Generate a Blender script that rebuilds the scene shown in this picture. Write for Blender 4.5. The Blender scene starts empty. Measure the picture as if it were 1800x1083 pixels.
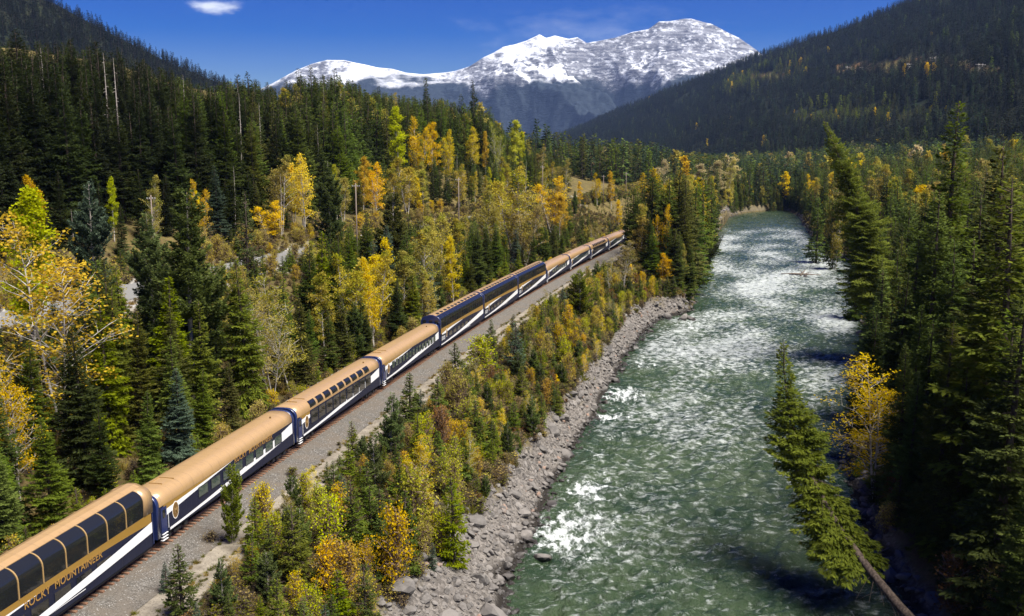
import bpy, bmesh, math, random
import numpy as np
from mathutils import Vector, Matrix
SC = bpy.context.scene
C = SC.collection
rad = math.radians
# ------------------------------------------------------------------ camera
CAM_H, FOC, HOR = 29.9, 1750.0, 266.4          # metres, pixels of an 1800 px wide frame
PITCH = math.atan((541.5 - HOR) / FOC)
cd = bpy.data.cameras.new('camera'); cam = bpy.data.objects.new('camera', cd); C.objects.link(cam)
cam.location = (0, 0, CAM_H); cam.rotation_euler = (math.pi / 2 - PITCH, 0, 0)
cd.sensor_width = 36; cd.lens = 35; cd.clip_start = 0.5; cd.clip_end = 40000
SC.camera = cam
# ------------------------------------------------------------------ sky
SUN_EL, SUN_RZ = rad(60), rad(56)             # to-sun = (sin rz, -cos rz) : high, behind the camera and to the right
W = bpy.data.worlds.new('World'); SC.world = W; W.use_nodes = True
wn, wl = W.node_tree.nodes, W.node_tree.links
bg = wn['Background']; bg.inputs['Strength'].default_value = 0.11
sky = wn.new('ShaderNodeTexSky'); sky.sky_type = 'NISHITA'; sky.sun_disc = False
sky.sun_elevation = SUN_EL; sky.sun_rotation = math.pi - SUN_RZ
sky.altitude = 1200; sky.air_density = 1.0; sky.dust_density = 0.3; sky.ozone_density = 3.0
SKY_SAT = wn.new('ShaderNodeHueSaturation'); SKY_SAT.inputs['Saturation'].default_value = 1.9; SKY_SAT.inputs['Value'].default_value = .335; SKY_SAT.inputs['Hue'].default_value = .54
wl.new(sky.outputs[0], SKY_SAT.inputs['Color'])
# a small fair-weather cloud and faint wisps, fixed in direction
geo = wn.new('ShaderNodeTexCoord')
mp = wn.new('ShaderNodeMapping'); mp.inputs['Scale'].default_value = (26, 10, 70)
wl.new(geo.outputs['Generated'], mp.inputs[0])
cn = wn.new('ShaderNodeTexNoise'); cn.inputs['Scale'].default_value = 1.0; cn.inputs['Detail'].default_value = 7; cn.inputs['Roughness'].default_value = .6
wl.new(mp.outputs[0], cn.inputs['Vector'])
def wm(op, a, b=None, v=None):
    n = wn.new('ShaderNodeMath'); n.operation = op
    for i, q in enumerate((a, b)):
        if q is None: continue
        if isinstance(q, (int, float)): n.inputs[i].default_value = q
        else: wl.new(q, n.inputs[i])
    return n.outputs[0]
def wvec(op, a, b):
    n = wn.new('ShaderNodeVectorMath'); n.operation = op
    wl.new(a, n.inputs[0])
    if isinstance(b, tuple): n.inputs[1].default_value = b
    else: wl.new(b, n.inputs[1])
    return n
def cloud_mask(px, py, rx, rz, lo, hi):
    a, b = (px - 900) / FOC, (541.5 - py) / FOC
    d = Vector((a, math.cos(PITCH) + b * math.sin(PITCH), -math.sin(PITCH) + b * math.cos(PITCH))).normalized()
    s = wvec('SUBTRACT', geo.outputs['Generated'], tuple(d))
    m = wvec('MULTIPLY', s.outputs[0], (1 / rx, 1 / rx, 1 / rz))
    ln = wn.new('ShaderNodeVectorMath'); ln.operation = 'LENGTH'; wl.new(m.outputs[0], ln.inputs[0])
    inv = wm('SUBTRACT', 1.0, ln.outputs['Value'])
    tot = wm('ADD', inv, wm('MULTIPLY', wm('SUBTRACT', cn.outputs[0], 0.5), 2.2))
    r = wn.new('ShaderNodeMapRange'); r.inputs['From Min'].default_value = lo; r.inputs['From Max'].default_value = hi
    r.interpolation_type = 'SMOOTHSTEP'; wl.new(tot, r.inputs['Value'])
    return r.outputs[0]
c1 = cloud_mask(366, 11, .034, .0105, 0.15, 1.1)
c2 = cloud_mask(1040, 58, .16, .032, 0.1, 2.2)
cm = wm('MINIMUM', wm('ADD', wm('MULTIPLY', c1, 0.8), wm('MULTIPLY', c2, 0.3)), 1.0)
mx = wn.new('ShaderNodeMixRGB'); wl.new(cm, mx.inputs[0]); wl.new(SKY_SAT.outputs[0], mx.inputs[1]); mx.inputs[2].default_value = (4.6, 4.8, 5.1, 1)
wl.new(mx.outputs[0], bg.inputs['Color'])
# ------------------------------------------------------------------ sun
sd = bpy.data.lights.new('sun', 'SUN'); sd.energy = 4.8; sd.angle = rad(36); sd.color = (1, .955, .87)
so = bpy.data.objects.new('sun', sd); C.objects.link(so); so.rotation_euler = (math.pi / 2 - SUN_EL, 0, SUN_RZ)
so.location = (60, -60, 120)
# ------------------------------------------------------------------ exposure
vs = SC.view_settings; vs.view_transform = 'Standard'; vs.look = 'None'; vs.exposure = 1.22; vs.gamma = 1; vs.use_curve_mapping = False
SC.cycles.use_denoising = True
SC.cycles.max_bounces = 6; SC.cycles.transparent_max_bounces = 8; SC.cycles.volume_bounces = 0
SC.cycles.diffuse_bounces = 4; SC.cycles.glossy_bounces = 3; SC.cycles.caustics_reflective = False; SC.cycles.caustics_refractive = False
# ================================================================== helpers
rng = np.random.default_rng(7)
def unp(px, py, z=None, Y=None):
    a, b = (px - 900) / FOC, (541.5 - py) / FOC
    d = np.array([a, math.cos(PITCH) + b * math.sin(PITCH), -math.sin(PITCH) + b * math.cos(PITCH)])
    t = (z - CAM_H) / d[2] if z is not None else Y / d[1]
    return d * t + np.array([0, 0, CAM_H])
def proj(X, Y, Z):
    z = np.asarray(Z) - CAM_H; d = Y * math.cos(PITCH) - z * math.sin(PITCH); u = Y * math.sin(PITCH) + z * math.cos(PITCH)
    return 900 + FOC * X / d, 541.5 - FOC * u / d, d
def _h(ix, iy, seed):
    n = (ix.astype(np.int64) * 374761393 + iy.astype(np.int64) * 668265263 + seed * 1442695041) & 0xffffffff
    n = ((n ^ (n >> 13)) * 1274126177) & 0xffffffff
    return ((n ^ (n >> 16)) & 0xffffff) / float(0xffffff)
def pn(x, y, seed=0):
    x = np.asarray(x, float); y = np.asarray(y, float)
    ix, iy = np.floor(x), np.floor(y); fx, fy = x - ix, y - iy
    def g(dx, dy):
        a = _h(ix + dx, iy + dy, seed) * 2 * np.pi
        return np.cos(a) * (fx - dx) + np.sin(a) * (fy - dy)
    u = fx * fx * fx * (fx * (fx * 6 - 15) + 10); v = fy * fy * fy * (fy * (fy * 6 - 15) + 10)
    a = g(0, 0) * (1 - u) + g(1, 0) * u; b = g(0, 1) * (1 - u) + g(1, 1) * u
    return (a * (1 - v) + b * v) * 1.4
def fbm(x, y, o=4, seed=0, gain=.5):
    r = 0; a = 1
    for i in range(o): r = r + a * pn(x * 2 ** i, y * 2 ** i, seed + i * 17); a *= gain
    return r
def ridged(x, y, o=5, seed=0, gain=.5):
    r = 0; a = 1; w = 1
    for i in range(o):
        n = 1 - np.abs(pn(x * 2 ** i, y * 2 ** i, seed + i * 31)); n = n * n * w
        w = np.clip(n * 1.6, 0, 1); r = r + a * n; a *= gain
    return r
def mesh_np(name, V, F, mats=(), fmat=None, smooth=False, fattr=None, vattr=None):
    V = np.asarray(V, np.float32); F = np.asarray(F, np.int32); k = F.shape[1]
    me = bpy.data.meshes.new(name)
    me.vertices.add(len(V)); me.vertices.foreach_set('co', V.ravel())
    me.loops.add(F.size); me.loops.foreach_set('vertex_index', F.ravel())
    me.polygons.add(len(F)); me.polygons.foreach_set('loop_start', np.arange(len(F), dtype=np.int32) * k)
    for m in mats: me.materials.append(m)
    if fmat is not None: me.polygons.foreach_set('material_index', np.asarray(fmat, np.int32))
    if smooth: me.polygons.foreach_set('use_smooth', np.ones(len(F), bool))
    me.update(calc_edges=True)
    for nm, arr in (fattr or {}).items():
        a = me.attributes.new(nm, 'FLOAT', 'FACE'); a.data.foreach_set('value', np.asarray(arr, np.float32))
    for nm, arr in (vattr or {}).items():
        a = me.attributes.new(nm, 'FLOAT', 'POINT'); a.data.foreach_set('value', np.asarray(arr, np.float32))
    return me
def link(name, data, parent=None, **kw):
    o = bpy.data.objects.new(name, data); C.objects.link(o)
    if parent is not None: o.parent = parent
    for k, v in kw.items(): o[k] = v
    return o
def grid_faces(nr, nc):
    i = np.arange(nr * nc).reshape(nr, nc)
    return np.stack([i[:-1, :-1], i[:-1, 1:], i[1:, 1:], i[1:, :-1]], -1).reshape(-1, 4)
class MB:
    """collects boxes, prisms, tubes into one mesh"""
    def __init__(s): s.v = []; s.f = []
    def add(s, vs, fs):
        b = len(s.v); s.v += [tuple(map(float, q)) for q in vs]; s.f += [tuple(b + i for i in f) for f in fs]
    def box(s, a, b, bev=0):
        (x0, y0, z0), (x1, y1, z1) = a, b
        s.add([(x0, y0, z0), (x1, y0, z0), (x1, y1, z0), (x0, y1, z0), (x0, y0, z1), (x1, y0, z1), (x1, y1, z1), (x0, y1, z1)],
              [(3, 2, 1, 0), (4, 5, 6, 7), (0, 1, 5, 4), (1, 2, 6, 5), (2, 3, 7, 6), (3, 0, 4, 7)])
    def tube(s, pts, r, n=6, cap=True):
        pts = [Vector(p) for p in pts]; rs = r if hasattr(r, '__len__') else [r] * len(pts); rings = []
        for i, p in enumerate(pts):
            t = (pts[min(i + 1, len(pts) - 1)] - pts[max(i - 1, 0)]).normalized()
            u = t.cross(Vector((0, 0, 1)) if abs(t.z) < .9 else Vector((1, 0, 0))).normalized(); w = t.cross(u)
            rings.append([p + (u * math.cos(2 * math.pi * k / n) + w * math.sin(2 * math.pi * k / n)) * rs[i] for k in range(n)])
        vs = [q for R in rings for q in R]; fs = []
        for i in range(len(pts) - 1):
            for k in range(n): fs.append((i * n + k, i * n + (k + 1) % n, (i + 1) * n + (k + 1) % n, (i + 1) * n + k))
        if cap: fs += [tuple(range(n))[::-1], tuple((len(pts) - 1) * n + k for k in range(n))]
        s.add(vs, fs)
    def mesh(s, name, mat, smooth=False):
        me = bpy.data.meshes.new(name); me.from_pydata(s.v, [], s.f); me.materials.append(mat)
        if smooth: me.polygons.foreach_set('use_smooth', np.ones(len(s.f), bool))
        me.update(); return me
    def build(s, name, mat, parent=None, smooth=False): return link(name, s.mesh(name, mat, smooth), parent)
# ------------------------------------------------------------------ materials
def mat(name, col, rough=.6, metal=0., spec=.5, coat=0.):
    m = bpy.data.materials.new(name); m.use_nodes = True; b = m.node_tree.nodes['Principled BSDF']
    b.inputs['Base Color'].default_value = (*col, 1); b.inputs['Roughness'].default_value = rough; b.inputs['Metallic'].default_value = metal
    b.inputs['Specular IOR Level'].default_value = spec; b.inputs['Coat Weight'].default_value = coat; b.inputs['Coat Roughness'].default_value = .08
    return m
class N:
    """small node-graph helper"""
    def __init__(s, m): s.m = m; s.t = m.node_tree; s.n = s.t.nodes; s.l = s.t.links; s.b = s.n.get('Principled BSDF')
    def node(s, t, **kw):
        n = s.n.new(t)
        for k, v in kw.items(): setattr(n, k, v)
        return n
    def set(s, sock, v):
        if isinstance(v, bpy.types.NodeSocket): s.l.new(v, sock)
        else: sock.default_value = v
    def noise(s, vec, scale, detail=4, rough=.55, dim=None):
        n = s.node('ShaderNodeTexNoise'); s.set(n.inputs['Vector'], vec); n.inputs['Scale'].default_value = scale
        n.inputs['Detail'].default_value = detail; n.inputs['Roughness'].default_value = rough; return n.outputs[0]
    def math(s, op, a, b=0.):
        n = s.node('ShaderNodeMath', operation=op); s.set(n.inputs[0], a); s.set(n.inputs[1], b); return n.outputs[0]
    def rng(s, v, a, b, c=0., d=1., smooth=True):
        n = s.node('ShaderNodeMapRange'); s.set(n.inputs['Value'], v)
        if smooth: n.interpolation_type = 'SMOOTHSTEP'
        for k, q in zip(('From Min', 'From Max', 'To Min', 'To Max'), (a, b, c, d)): n.inputs[k].default_value = q
        return n.outputs[0]
    def mix(s, f, a, b):
        n = s.node('ShaderNodeMixRGB'); s.set(n.inputs[0], f)
        s.set(n.inputs[1], a if isinstance(a, bpy.types.NodeSocket) else (*a, 1)); s.set(n.inputs[2], b if isinstance(b, bpy.types.NodeSocket) else (*b, 1)); return n.outputs[0]
    def attr(s, name):
        n = s.node('ShaderNodeAttribute'); n.attribute_name = name; return n.outputs['Fac']
    def pos(s): return s.node('ShaderNodeNewGeometry').outputs['Position']
    def obj(s): return s.node('ShaderNodeTexCoord').outputs['Object']
    def map(s, vec, scale):
        n = s.node('ShaderNodeMapping'); s.set(n.inputs[0], vec); n.inputs['Scale'].default_value = scale; return n.outputs[0]
    def bump(s, h, strength, dist=.1):
        n = s.node('ShaderNodeBump'); n.inputs['Strength'].default_value = strength; n.inputs['Distance'].default_value = dist; s.set(n.inputs['Height'], h); s.set(s.b.inputs['Normal'], n.outputs[0])
    def col(s, c): s.set(s.b.inputs['Base Color'], c)
def leaf_mat(name, a, b, vary=.35, trans=.3, third=None):
    """two-tone foliage; each leaf spray picks its tone, each tree its own shift"""
    m = mat(name, a, .75, spec=.15); n = N(m)
    t = n.attr('tint'); oi = n.node('ShaderNodeObjectInfo').outputs['Random']
    c = n.mix(t, a, b)
    if third:
        c = n.mix(n.rng(n.noise(n.obj(), .22, 2), .5, .62), c, third)
    hs = n.node('ShaderNodeHueSaturation'); n.set(hs.inputs['Color'], c)
    n.set(hs.inputs['Hue'], n.rng(oi, 0, 1, .5 - .010, .5 + .014, False))
    n.set(hs.inputs['Value'], n.rng(n.math('FRACT', n.math('MULTIPLY', oi, 7.13)), 0, 1, 1 - vary, 1 + vary, False))
    n.set(hs.inputs['Saturation'], n.rng(n.math('FRACT', n.math('MULTIPLY', oi, 3.7)), 0, 1, .98, 1.14, False))
    n.col(hs.outputs[0])
    tr = n.node('ShaderNodeBsdfTranslucent'); n.set(tr.inputs[0], hs.outputs[0])
    mixs = n.node('ShaderNodeMixShader'); mixs.inputs[0].default_value = min(.5, trans + .14)
    n.l.new(n.b.outputs[0], mixs.inputs[1]); n.l.new(tr.outputs[0], mixs.inputs[2]); n.l.new(mixs.outputs[0], n.n['Material Output'].inputs[0])
    return m
LM = {
 'dark':   leaf_mat('needles_dark', (.022, .033, .008), (.054, .068, .015), .35, .25),
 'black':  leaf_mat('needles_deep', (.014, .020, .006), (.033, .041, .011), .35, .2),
 'green':  leaf_mat('needles_green', (.056, .082, .014), (.130, .165, .030), .35, .25),
 'lime':   leaf_mat('needles_yellowgreen', (.100, .128, .014), (.225, .25, .026), .3, .35),
 'olive':  leaf_mat('needles_olive', (.056, .066, .014), (.13, .125, .028), .3, .25),
 'lean':   leaf_mat('needles_riverside', (.075, .105, .016), (.18, .21, .034), .2, .3),
 'blue':   leaf_mat('needles_bluegreen', (.045, .070, .044), (.105, .140, .090), .25, .2),
 'pinegn': leaf_mat('needles_pine', (.062, .090, .024), (.140, .168, .050), .25, .25),
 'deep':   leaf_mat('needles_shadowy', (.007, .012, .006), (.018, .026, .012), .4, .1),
 'far':    leaf_mat('needles_far', (.020, .038, .020), (.046, .072, .030), .45, .2),
 'gold':   leaf_mat('leaves_gold', (.48, .34, .018), (.72, .52, .030), .25, .4),
 'orange': leaf_mat('leaves_orange', (.54, .35, .018), (.76, .53, .028), .25, .4),
 'yellow': leaf_mat('leaves_yellow', (.54, .39, .016), (.76, .57, .03), .2, .4),
 'ylime':  leaf_mat('leaves_yellowgreen', (.28, .31, .018), (.54, .52, .032), .2, .4),
 'tan':    leaf_mat('leaves_tan', (.26, .21, .045), (.50, .41, .09), .22, .35, (.30, .29, .045)),
 'pale':   leaf_mat('leaves_pale', (.38, .30, .14), (.62, .52, .28), .2, .35),
 'rust':   leaf_mat('leaves_rust', (.15, .07, .02), (.30, .15, .035), .3, .3),
 'brush':  leaf_mat('brush_brown', (.14, .105, .048), (.27, .20, .08), .35, .25),
 'grass':  leaf_mat('grass_dry', (.15, .11, .035), (.30, .22, .075), .3, .3),
 'weed':   leaf_mat('weeds_green', (.07, .085, .014), (.19, .17, .022), .3, .3),
}
def bark(name, a, b, sc=6.):
    m = mat(name, a, .9, spec=.2); n = N(m); n.col(n.mix(n.rng(n.noise(n.map(n.obj(), (1, 1, .35)), sc, 4), .35, .65), a, b)); return m
BK = {'brown': bark('bark_brown', (.045, .032, .024), (.12, .09, .068)), 'birch': bark('bark_birch', (.55, .52, .46), (.20, .17, .14), 4.),
      'grey': bark('bark_grey', (.22, .19, .16), (.36, .32, .28)), 'twig': bark('bark_twig', (.13, .08, .055), (.24, .17, .12))}
# ================================================================== layout of the valley
S0X, S0Y, TH0, K1 = -26.95, 71.77, .18736, 4.495e-4   # near side of the train at the first visible gap
def _track():
    P = []; ds = 2.0
    for sgn in (-1, 1):
        x, y, s = S0X, S0Y, 0.; out = []
        while (s > -90 if sgn < 0 else s < 1200):
            def th(q): return TH0 + K1 * q if q < 330 else max(.1, TH0 + K1 * 330 - 5e-4 * (q - 330))
            a = th(s + sgn * ds / 2); out.append((s, x, y, th(s))); x += sgn * math.sin(a) * ds; y += sgn * math.cos(a) * ds; s += sgn * ds
        P += out[::-1] if sgn < 0 else out[1:]
    return np.array(P)
TR = _track()
OFF = 1.53                                             # centre line lies this far left of the near side
TR[:, 1] -= np.cos(TR[:, 3]) * OFF; TR[:, 2] += np.sin(TR[:, 3]) * OFF
def track_s(s): return [float(np.interp(s, TR[:, 0], TR[:, k])) for k in (1, 2, 3)]
def xt(Y): return np.interp(Y, TR[:, 2], TR[:, 1])
WLt = np.array([(-200, -20), (60, -4.5), (79, -1), (89, .3), (96, 1.7), (104, 3.1), (118, 5.9), (127, 8.3), (141, 11.6), (155, 14.1), (171, 18.5), (186, 21.1), (218, 30.3), (231, 35), (240, 43), (249, 46), (292, 54.8), (354, 69), (420, 85.4), (516, 107.6), (592, 128), (640, 150), (668, 178), (5000, 700)], float)
WRt = np.array([(-200, 10), (60, 30), (79, 33.7), (89, 34.6), (104, 37.6), (125, 43.5), (155, 54.5), (180, 64.3), (231, 83), (292, 103.6), (336, 117), (412, 127.6), (516, 152), (582, 169), (640, 180), (668, 181), (5000, 703)], float)
def xl(Y): return np.interp(Y, WLt[:, 0], WLt[:, 1]) + .8 * pn(np.asarray(Y) / 7., 0 * np.asarray(Y) + .3, 5)
def xr(Y): return np.interp(Y, WRt[:, 0], WRt[:, 1]) + .9 * pn(np.asarray(Y) / 9., 0 * np.asarray(Y) + .7, 6)
def rockw(Y): return np.interp(Y, [0, 60, 73, 85, 97, 120, 142, 182, 210, 228, 240, 300, 420, 600], [9, 8.2, 7.6, 6.6, 5.0, 4.2, 3.6, 3.3, 4.2, 4.5, 2.2, 2.4, 5, 3])
def hf(Y): return np.interp(Y, [0, 60, 480, 640, 900], [1, 1, 1.0, .62, .1])
WATER_Z = -9.0
def knots(Y):
    Y = np.asarray(Y, float); T = xt(Y); L = xl(Y); R = xr(Y); h = hf(Y); o = np.ones_like(Y); rv = np.interp(Y, [655, 690], [1, 0])
    rt = np.maximum(L - rockw(Y), T + 13)
    X = [T - 1500, T - 600, T - 300, T - 130, T - 95, T - 62, T - 57, T - 40, T - 31, T - 14, T - 5, T + 4, T + 9.5, T + 11.5, rt, L, L + 5, R - 4, R, R + 3, R + 15, R + 60, R + 200, R + 600, R + 2500]
    zr = -9 * rv - 4 * (1 - rv)
    Z = [150 * h, 105 * h, 72 * h, 38 * h, 21 * h + 1, 9.5 * o, 8 * o, 8 * o, 4.2 * o, .3 * o, -.75 * o, -.85 * o, -1. * o, -1.6 * o, -4.6 * o, zr, zr - 2.2 * rv, zr - 2.2 * rv, zr, zr + 2, -5. * o, -1. * o, 15. * o, 72. * o, 120. * o]
    X = np.stack(X, -1); Z = np.stack(Z, -1)
    L5 = X[..., 15] + np.minimum(5, .3 * (R - L)); X[..., 16] = L5; X[..., 17] = np.maximum(X[..., 17], L5 + .1); X[..., 17] = np.minimum(X[..., 17], R - .05); 
    return np.maximum.accumulate(X, -1), Z
def rough_amp(d_t):   # terrain roughness away from the railway
    return np.clip((np.abs(d_t) - 11) / 10, 0, 1)
def tz(X, Y):
    X = np.asarray(X, float); Y = np.asarray(Y, float); KX, KZ = knots(Y)
    i = np.clip((X[..., None] >= KX).sum(-1) - 1, 0, KX.shape[-1] - 2)[..., None]
    x0, x1 = np.take_along_axis(KX, i, -1)[..., 0], np.take_along_axis(KX, i + 1, -1)[..., 0]
    z0, z1 = np.take_along_axis(KZ, i, -1)[..., 0], np.take_along_axis(KZ, i + 1, -1)[..., 0]
    t = np.clip((X - x0) / np.maximum(x1 - x0, 1e-6), 0, 1); z = z0 + (z1 - z0) * t
    dt = X - xt(Y); far = np.clip((np.abs(dt) - 62) / 60, 0, 1) * np.where(dt < 0, 1, .3)
    inw = np.clip(np.minimum(X - KX[..., 15] + 1.5, KX[..., 18] - X + 1.5), 0, 1) * (Y < 675)
    onh = (np.abs(dt + 48.5) < 10)
    z = z + np.where(onh, 0, rough_amp(dt)) * (.55 * fbm(X / 6, Y / 6, 3, 11) + .18 * pn(X / 1.3, Y / 1.3, 3)) * (1 - inw) + far * 6 * fbm(X / 55, Y / 55, 3, 4)
    return z
# ------------------------------------------------------------------ ground
rows = np.concatenate([np.linspace(20, 60, 25)[:-1], 60 * (2600 / 60) ** (np.linspace(0, 1, 420))])
subs = [10, 10, 16, 10, 12, 3, 6, 5, 8, 5, 4, 4, 2, 14, 14, 4, 6, 4, 4, 8, 16, 16, 12, 14]
KX, KZ = knots(rows); cols = []
for k, nsub in enumerate(subs):
    t = np.arange(nsub) / nsub; cols.append(KX[:, k, None] * (1 - t) + KX[:, k + 1, None] * t)
cols.append(KX[:, -1:]); GX = np.concatenate(cols, 1); GY = np.repeat(rows[:, None], GX.shape[1], 1)
GZ = tz(GX, GY)
kidx = np.concatenate([np.full(n, i) + np.arange(n) / n for i, n in enumerate(subs)] + [np.array([len(subs)])])
dT = GX - xt(GY)
wobble = 1.6 * fbm(GX / 5, GY / 5, 3, 21)
rockm = np.clip((GX - KX[:, 14, None] + .8 + wobble) / 1.6, 0, 1) * np.clip((KX[:, 18, None] + 2.5 - GX) / 1.5, 0, 1) * np.where(GY > 243, .35, 1)
gravm = np.clip((10.2 - np.abs(dT + 48.5) + wobble * .6) / 1.5, 0, 1) * np.clip((540 - GY) / 30, 0, 1)
GROUND = mat('ground_soil', (.1, .07, .04), .95, spec=.1); n = N(GROUND); P = n.pos()
big = n.rng(n.noise(P, .35, 5), .35, .65); fine = n.noise(P, 2.5, 6, .65)
soil = n.mix(big, (.075, .052, .026), (.16, .115, .045)); soil = n.mix(n.rng(fine, .45, .62), soil, (.10, .095, .026))
rock = n.mix(n.rng(n.noise(P, 1.1, 6, .7), .3, .7), (.085, .076, .066), (.20, .18, .16)); vr = n.node('ShaderNodeTexVoronoi'); n.l.new(P, vr.inputs['Vector']); vr.inputs['Scale'].default_value = 3.2; vrc = n.node('ShaderNodeSeparateColor'); n.l.new(vr.outputs['Color'], vrc.inputs[0]); rock = n.mix(.6, rock, n.mix(vrc.outputs[0], (.07, .062, .055), (.30, .27, .24)))
sz = n.node('ShaderNodeSeparateXYZ'); n.l.new(P, sz.inputs[0]); rock = n.mix(n.rng(sz.outputs[2], -8.6, -7.9, 1, 0), rock, (.03, .026, .022)); c = n.mix(n.attr('rockm'), soil, rock); c = n.mix(n.attr('gravm'), c, n.mix(n.rng(fine, .3, .7), (.27, .255, .235), (.46, .44, .41)))
n.col(c); n.bump(n.math('ADD', n.math('ADD', n.noise(P, 3.5, 6, .7), n.math('MULTIPLY', n.noise(P, 14, 3), .3)), n.math('MULTIPLY', n.math('MULTIPLY', vr.outputs['Distance'], n.attr('rockm')), -1.2)), .9, .25)
ground = link('ground', mesh_np('ground', np.stack([GX, GY, GZ], -1).reshape(-1, 3), grid_faces(*GX.shape), [GROUND], smooth=True, vattr={'rockm': rockm.ravel(), 'gravm': gravm.ravel()}), kind='structure')
ground['label'] = 'brown soil, dry grass and gravel of the valley floor and river banks'
# ------------------------------------------------------------------ river
wrow = 62 * (676 / 62) ** (np.linspace(0, 1, 760)); wu = np.linspace(0, 1, 250)
WL2, WR2 = xl(wrow) - 3.5, xr(wrow) + 3.5
WX = WL2[:, None] * (1 - wu) + WR2[:, None] * wu; WY = np.repeat(wrow[:, None], len(wu), 1)
dirx = .34
ux, uy = WX - dirx * WY, WY                           # along-flow frame
amp = np.interp(WY, [60, 200, 400, 680], [1, .9, .65, .45])
shore = np.clip(np.minimum(WX - xl(WY), xr(WY) - WX) / 5, 0, 1)
z = .36 * fbm(ux / 4.2, uy / 2.1, 3, 40, .6) + .22 * (1 - 2 * np.abs(pn(ux / 2.4 + 5, uy / 1.2, 46))) + .16 * fbm(ux / 9.5, uy / 5.2, 2, 42)
z = 1.45 * z * (.35 + .65 * shore) * amp
foam = np.zeros_like(WX)
RAP = [(1000, 940, 5.0, .9), (1040, 925, 3.5, .7), (1035, 865, 3.2, .85), (1050, 845, 2.2, .6), (985, 985, 3, .4), (1098, 695, 4.2, .95), (1075, 735, 3, .8), (1110, 700, 3, .6), (1085, 770, 2.5, .5), (1130, 640, 3, .5), (1010, 950, 6, .5), (1215, 575, 3.5, .75), (1250, 590, 4, .35), (1150, 730, 3, .35), (1060, 800, 2.4, .45), (1130, 900, 2.5, .35), (1380, 478, 9, .5)]
for px, py, r, s in RAP:
    q = unp(px, py, z=WATER_Z); d2 = ((WX - q[0]) / (r * 1.0)) ** 2 + ((WY - q[1]) / (r * 1.5)) ** 2
    e = np.exp(-d2); foam = np.maximum(foam, s * e); z += e * s * (.35 * np.abs(fbm(ux / 1.7, uy / 1.1, 3, 50)) - .12)
painted_sheen = np.interp(WY, [80, 120, 170, 230, 330, 470, 540], [.12, .24, .42, .56, .64, .5, .05]) * np.clip(shore * 1.3, 0, 1) * np.clip(.75 + .9 * fbm(ux / 16, uy / 30, 2, 58), .15, 1.3)  # weight of the bright-sky reflection painted into the water colour, strongest mid-river and far
shadeL = np.interp(WY, [560, 640], [1, .1]); painted_sheen = painted_sheen * shadeL
crest = np.clip((z - np.interp(WY, [60, 680], [.50, .3])) / .2, 0, 1)
WATER = mat('river_water', (.03, .06, .04), .06, spec=.5); n = N(WATER); P = n.pos()
fl = n.map(P, (1.0, .62, 1.0)); nb1 = n.noise(fl, 1.5, 6, .62); nb2 = n.noise(fl, 4.5, 4, .6)
body = n.mix(n.rng(n.noise(P, .09, 4), .35, .65), (.014, .030, .013), (.034, .054, .024))
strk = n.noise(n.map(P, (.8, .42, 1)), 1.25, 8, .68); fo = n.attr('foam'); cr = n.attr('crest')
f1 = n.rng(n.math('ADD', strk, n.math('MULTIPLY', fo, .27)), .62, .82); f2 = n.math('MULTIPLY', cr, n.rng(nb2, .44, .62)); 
f3 = n.rng(n.math('ADD', n.noise(n.map(P, (.5, 1.0, 1)), 1.5, 8, .66), n.math('MULTIPLY', n.attr('painted_sheen'), .36)),   .54, .84, 0, .60); ff = n.math('MINIMUM', n.math('MAXIMUM', n.math('MAXIMUM', f1, f3), n.math('MULTIPLY', f2, .35)), 1.)  # f3: pale painted streaks in place of silvery sky reflection; f1, f2 are foam
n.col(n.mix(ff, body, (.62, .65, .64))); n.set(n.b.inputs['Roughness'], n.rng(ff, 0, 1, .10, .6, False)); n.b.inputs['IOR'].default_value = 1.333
n.bump(n.math('ADD', nb1, n.math('MULTIPLY', nb2, .4)), .95, .5)
river = link('river', mesh_np('river', np.stack([WX, WY, WATER_Z + z], -1).reshape(-1, 3), grid_faces(*WX.shape), [WATER], smooth=True, vattr={'foam': foam.ravel(), 'crest': crest.ravel(), 'painted_sheen': painted_sheen.ravel()}), kind='structure')
river['label'] = 'fast green mountain river with white rapids'
# ------------------------------------------------------------------ mountains
def mountain(name, us, ridge, yr, yf, zf, mats, nr=90, back=.6, shape=1.0, noise=None, vattr_fn=None, label='', smooth=True):
    us = np.asarray(us, float); yr = yr(us); yf = yf(us); RZ = np.array([unp(u, r, Y=Y)[2] for u, r, Y in zip(us, ridge(us), yr)]); RX = np.array([unp(u, r, Y=Y)[0] for u, r, Y in zip(us, ridge(us), yr)])
    FXs = (us - 900) / FOC * (yf / math.cos(PITCH)) * .985
    t = np.concatenate([np.linspace(0, 1, nr), 1 + back * np.linspace(0, 1, nr // 4)[1:]])[:, None]
    tt = np.minimum(t, 1); X = FXs + (RX - FXs) * t; Y = yf + (yr - yf) * t; Z = zf + (RZ - zf) * tt ** shape
    Z = np.where(t > 1, zf + (RZ - zf) * (1 - (t - 1) / back * .95), Z)
    if noise is not None: Z = Z + noise(X, Y, tt, t)
    me = mesh_np(name, np.stack([X, Y, Z], -1).reshape(-1, 3), grid_faces(*X.shape), mats, smooth=smooth, vattr=vattr_fn(X, Y, Z, tt) if vattr_fn else None)
    o = link(name, me, kind='structure'); o['label'] = label; return o, (X, Y, Z, tt)
I = lambda xs, ys: (lambda u: np.interp(u, xs, ys))
HILLM = mat('forest_floor', (.03, .03, .015), .95, spec=.1); n = N(HILLM); P = n.pos()
c = n.mix(n.rng(n.noise(P, .02, 5), .4, .6), (.009, .013, .006), (.020, .022, .009)); n.col(n.mix(n.attr('clear'), c, n.mix(n.rng(n.noise(P, .03, 4), .4, .6), (.13, .075, .03), (.10, .09, .03))))
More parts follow.
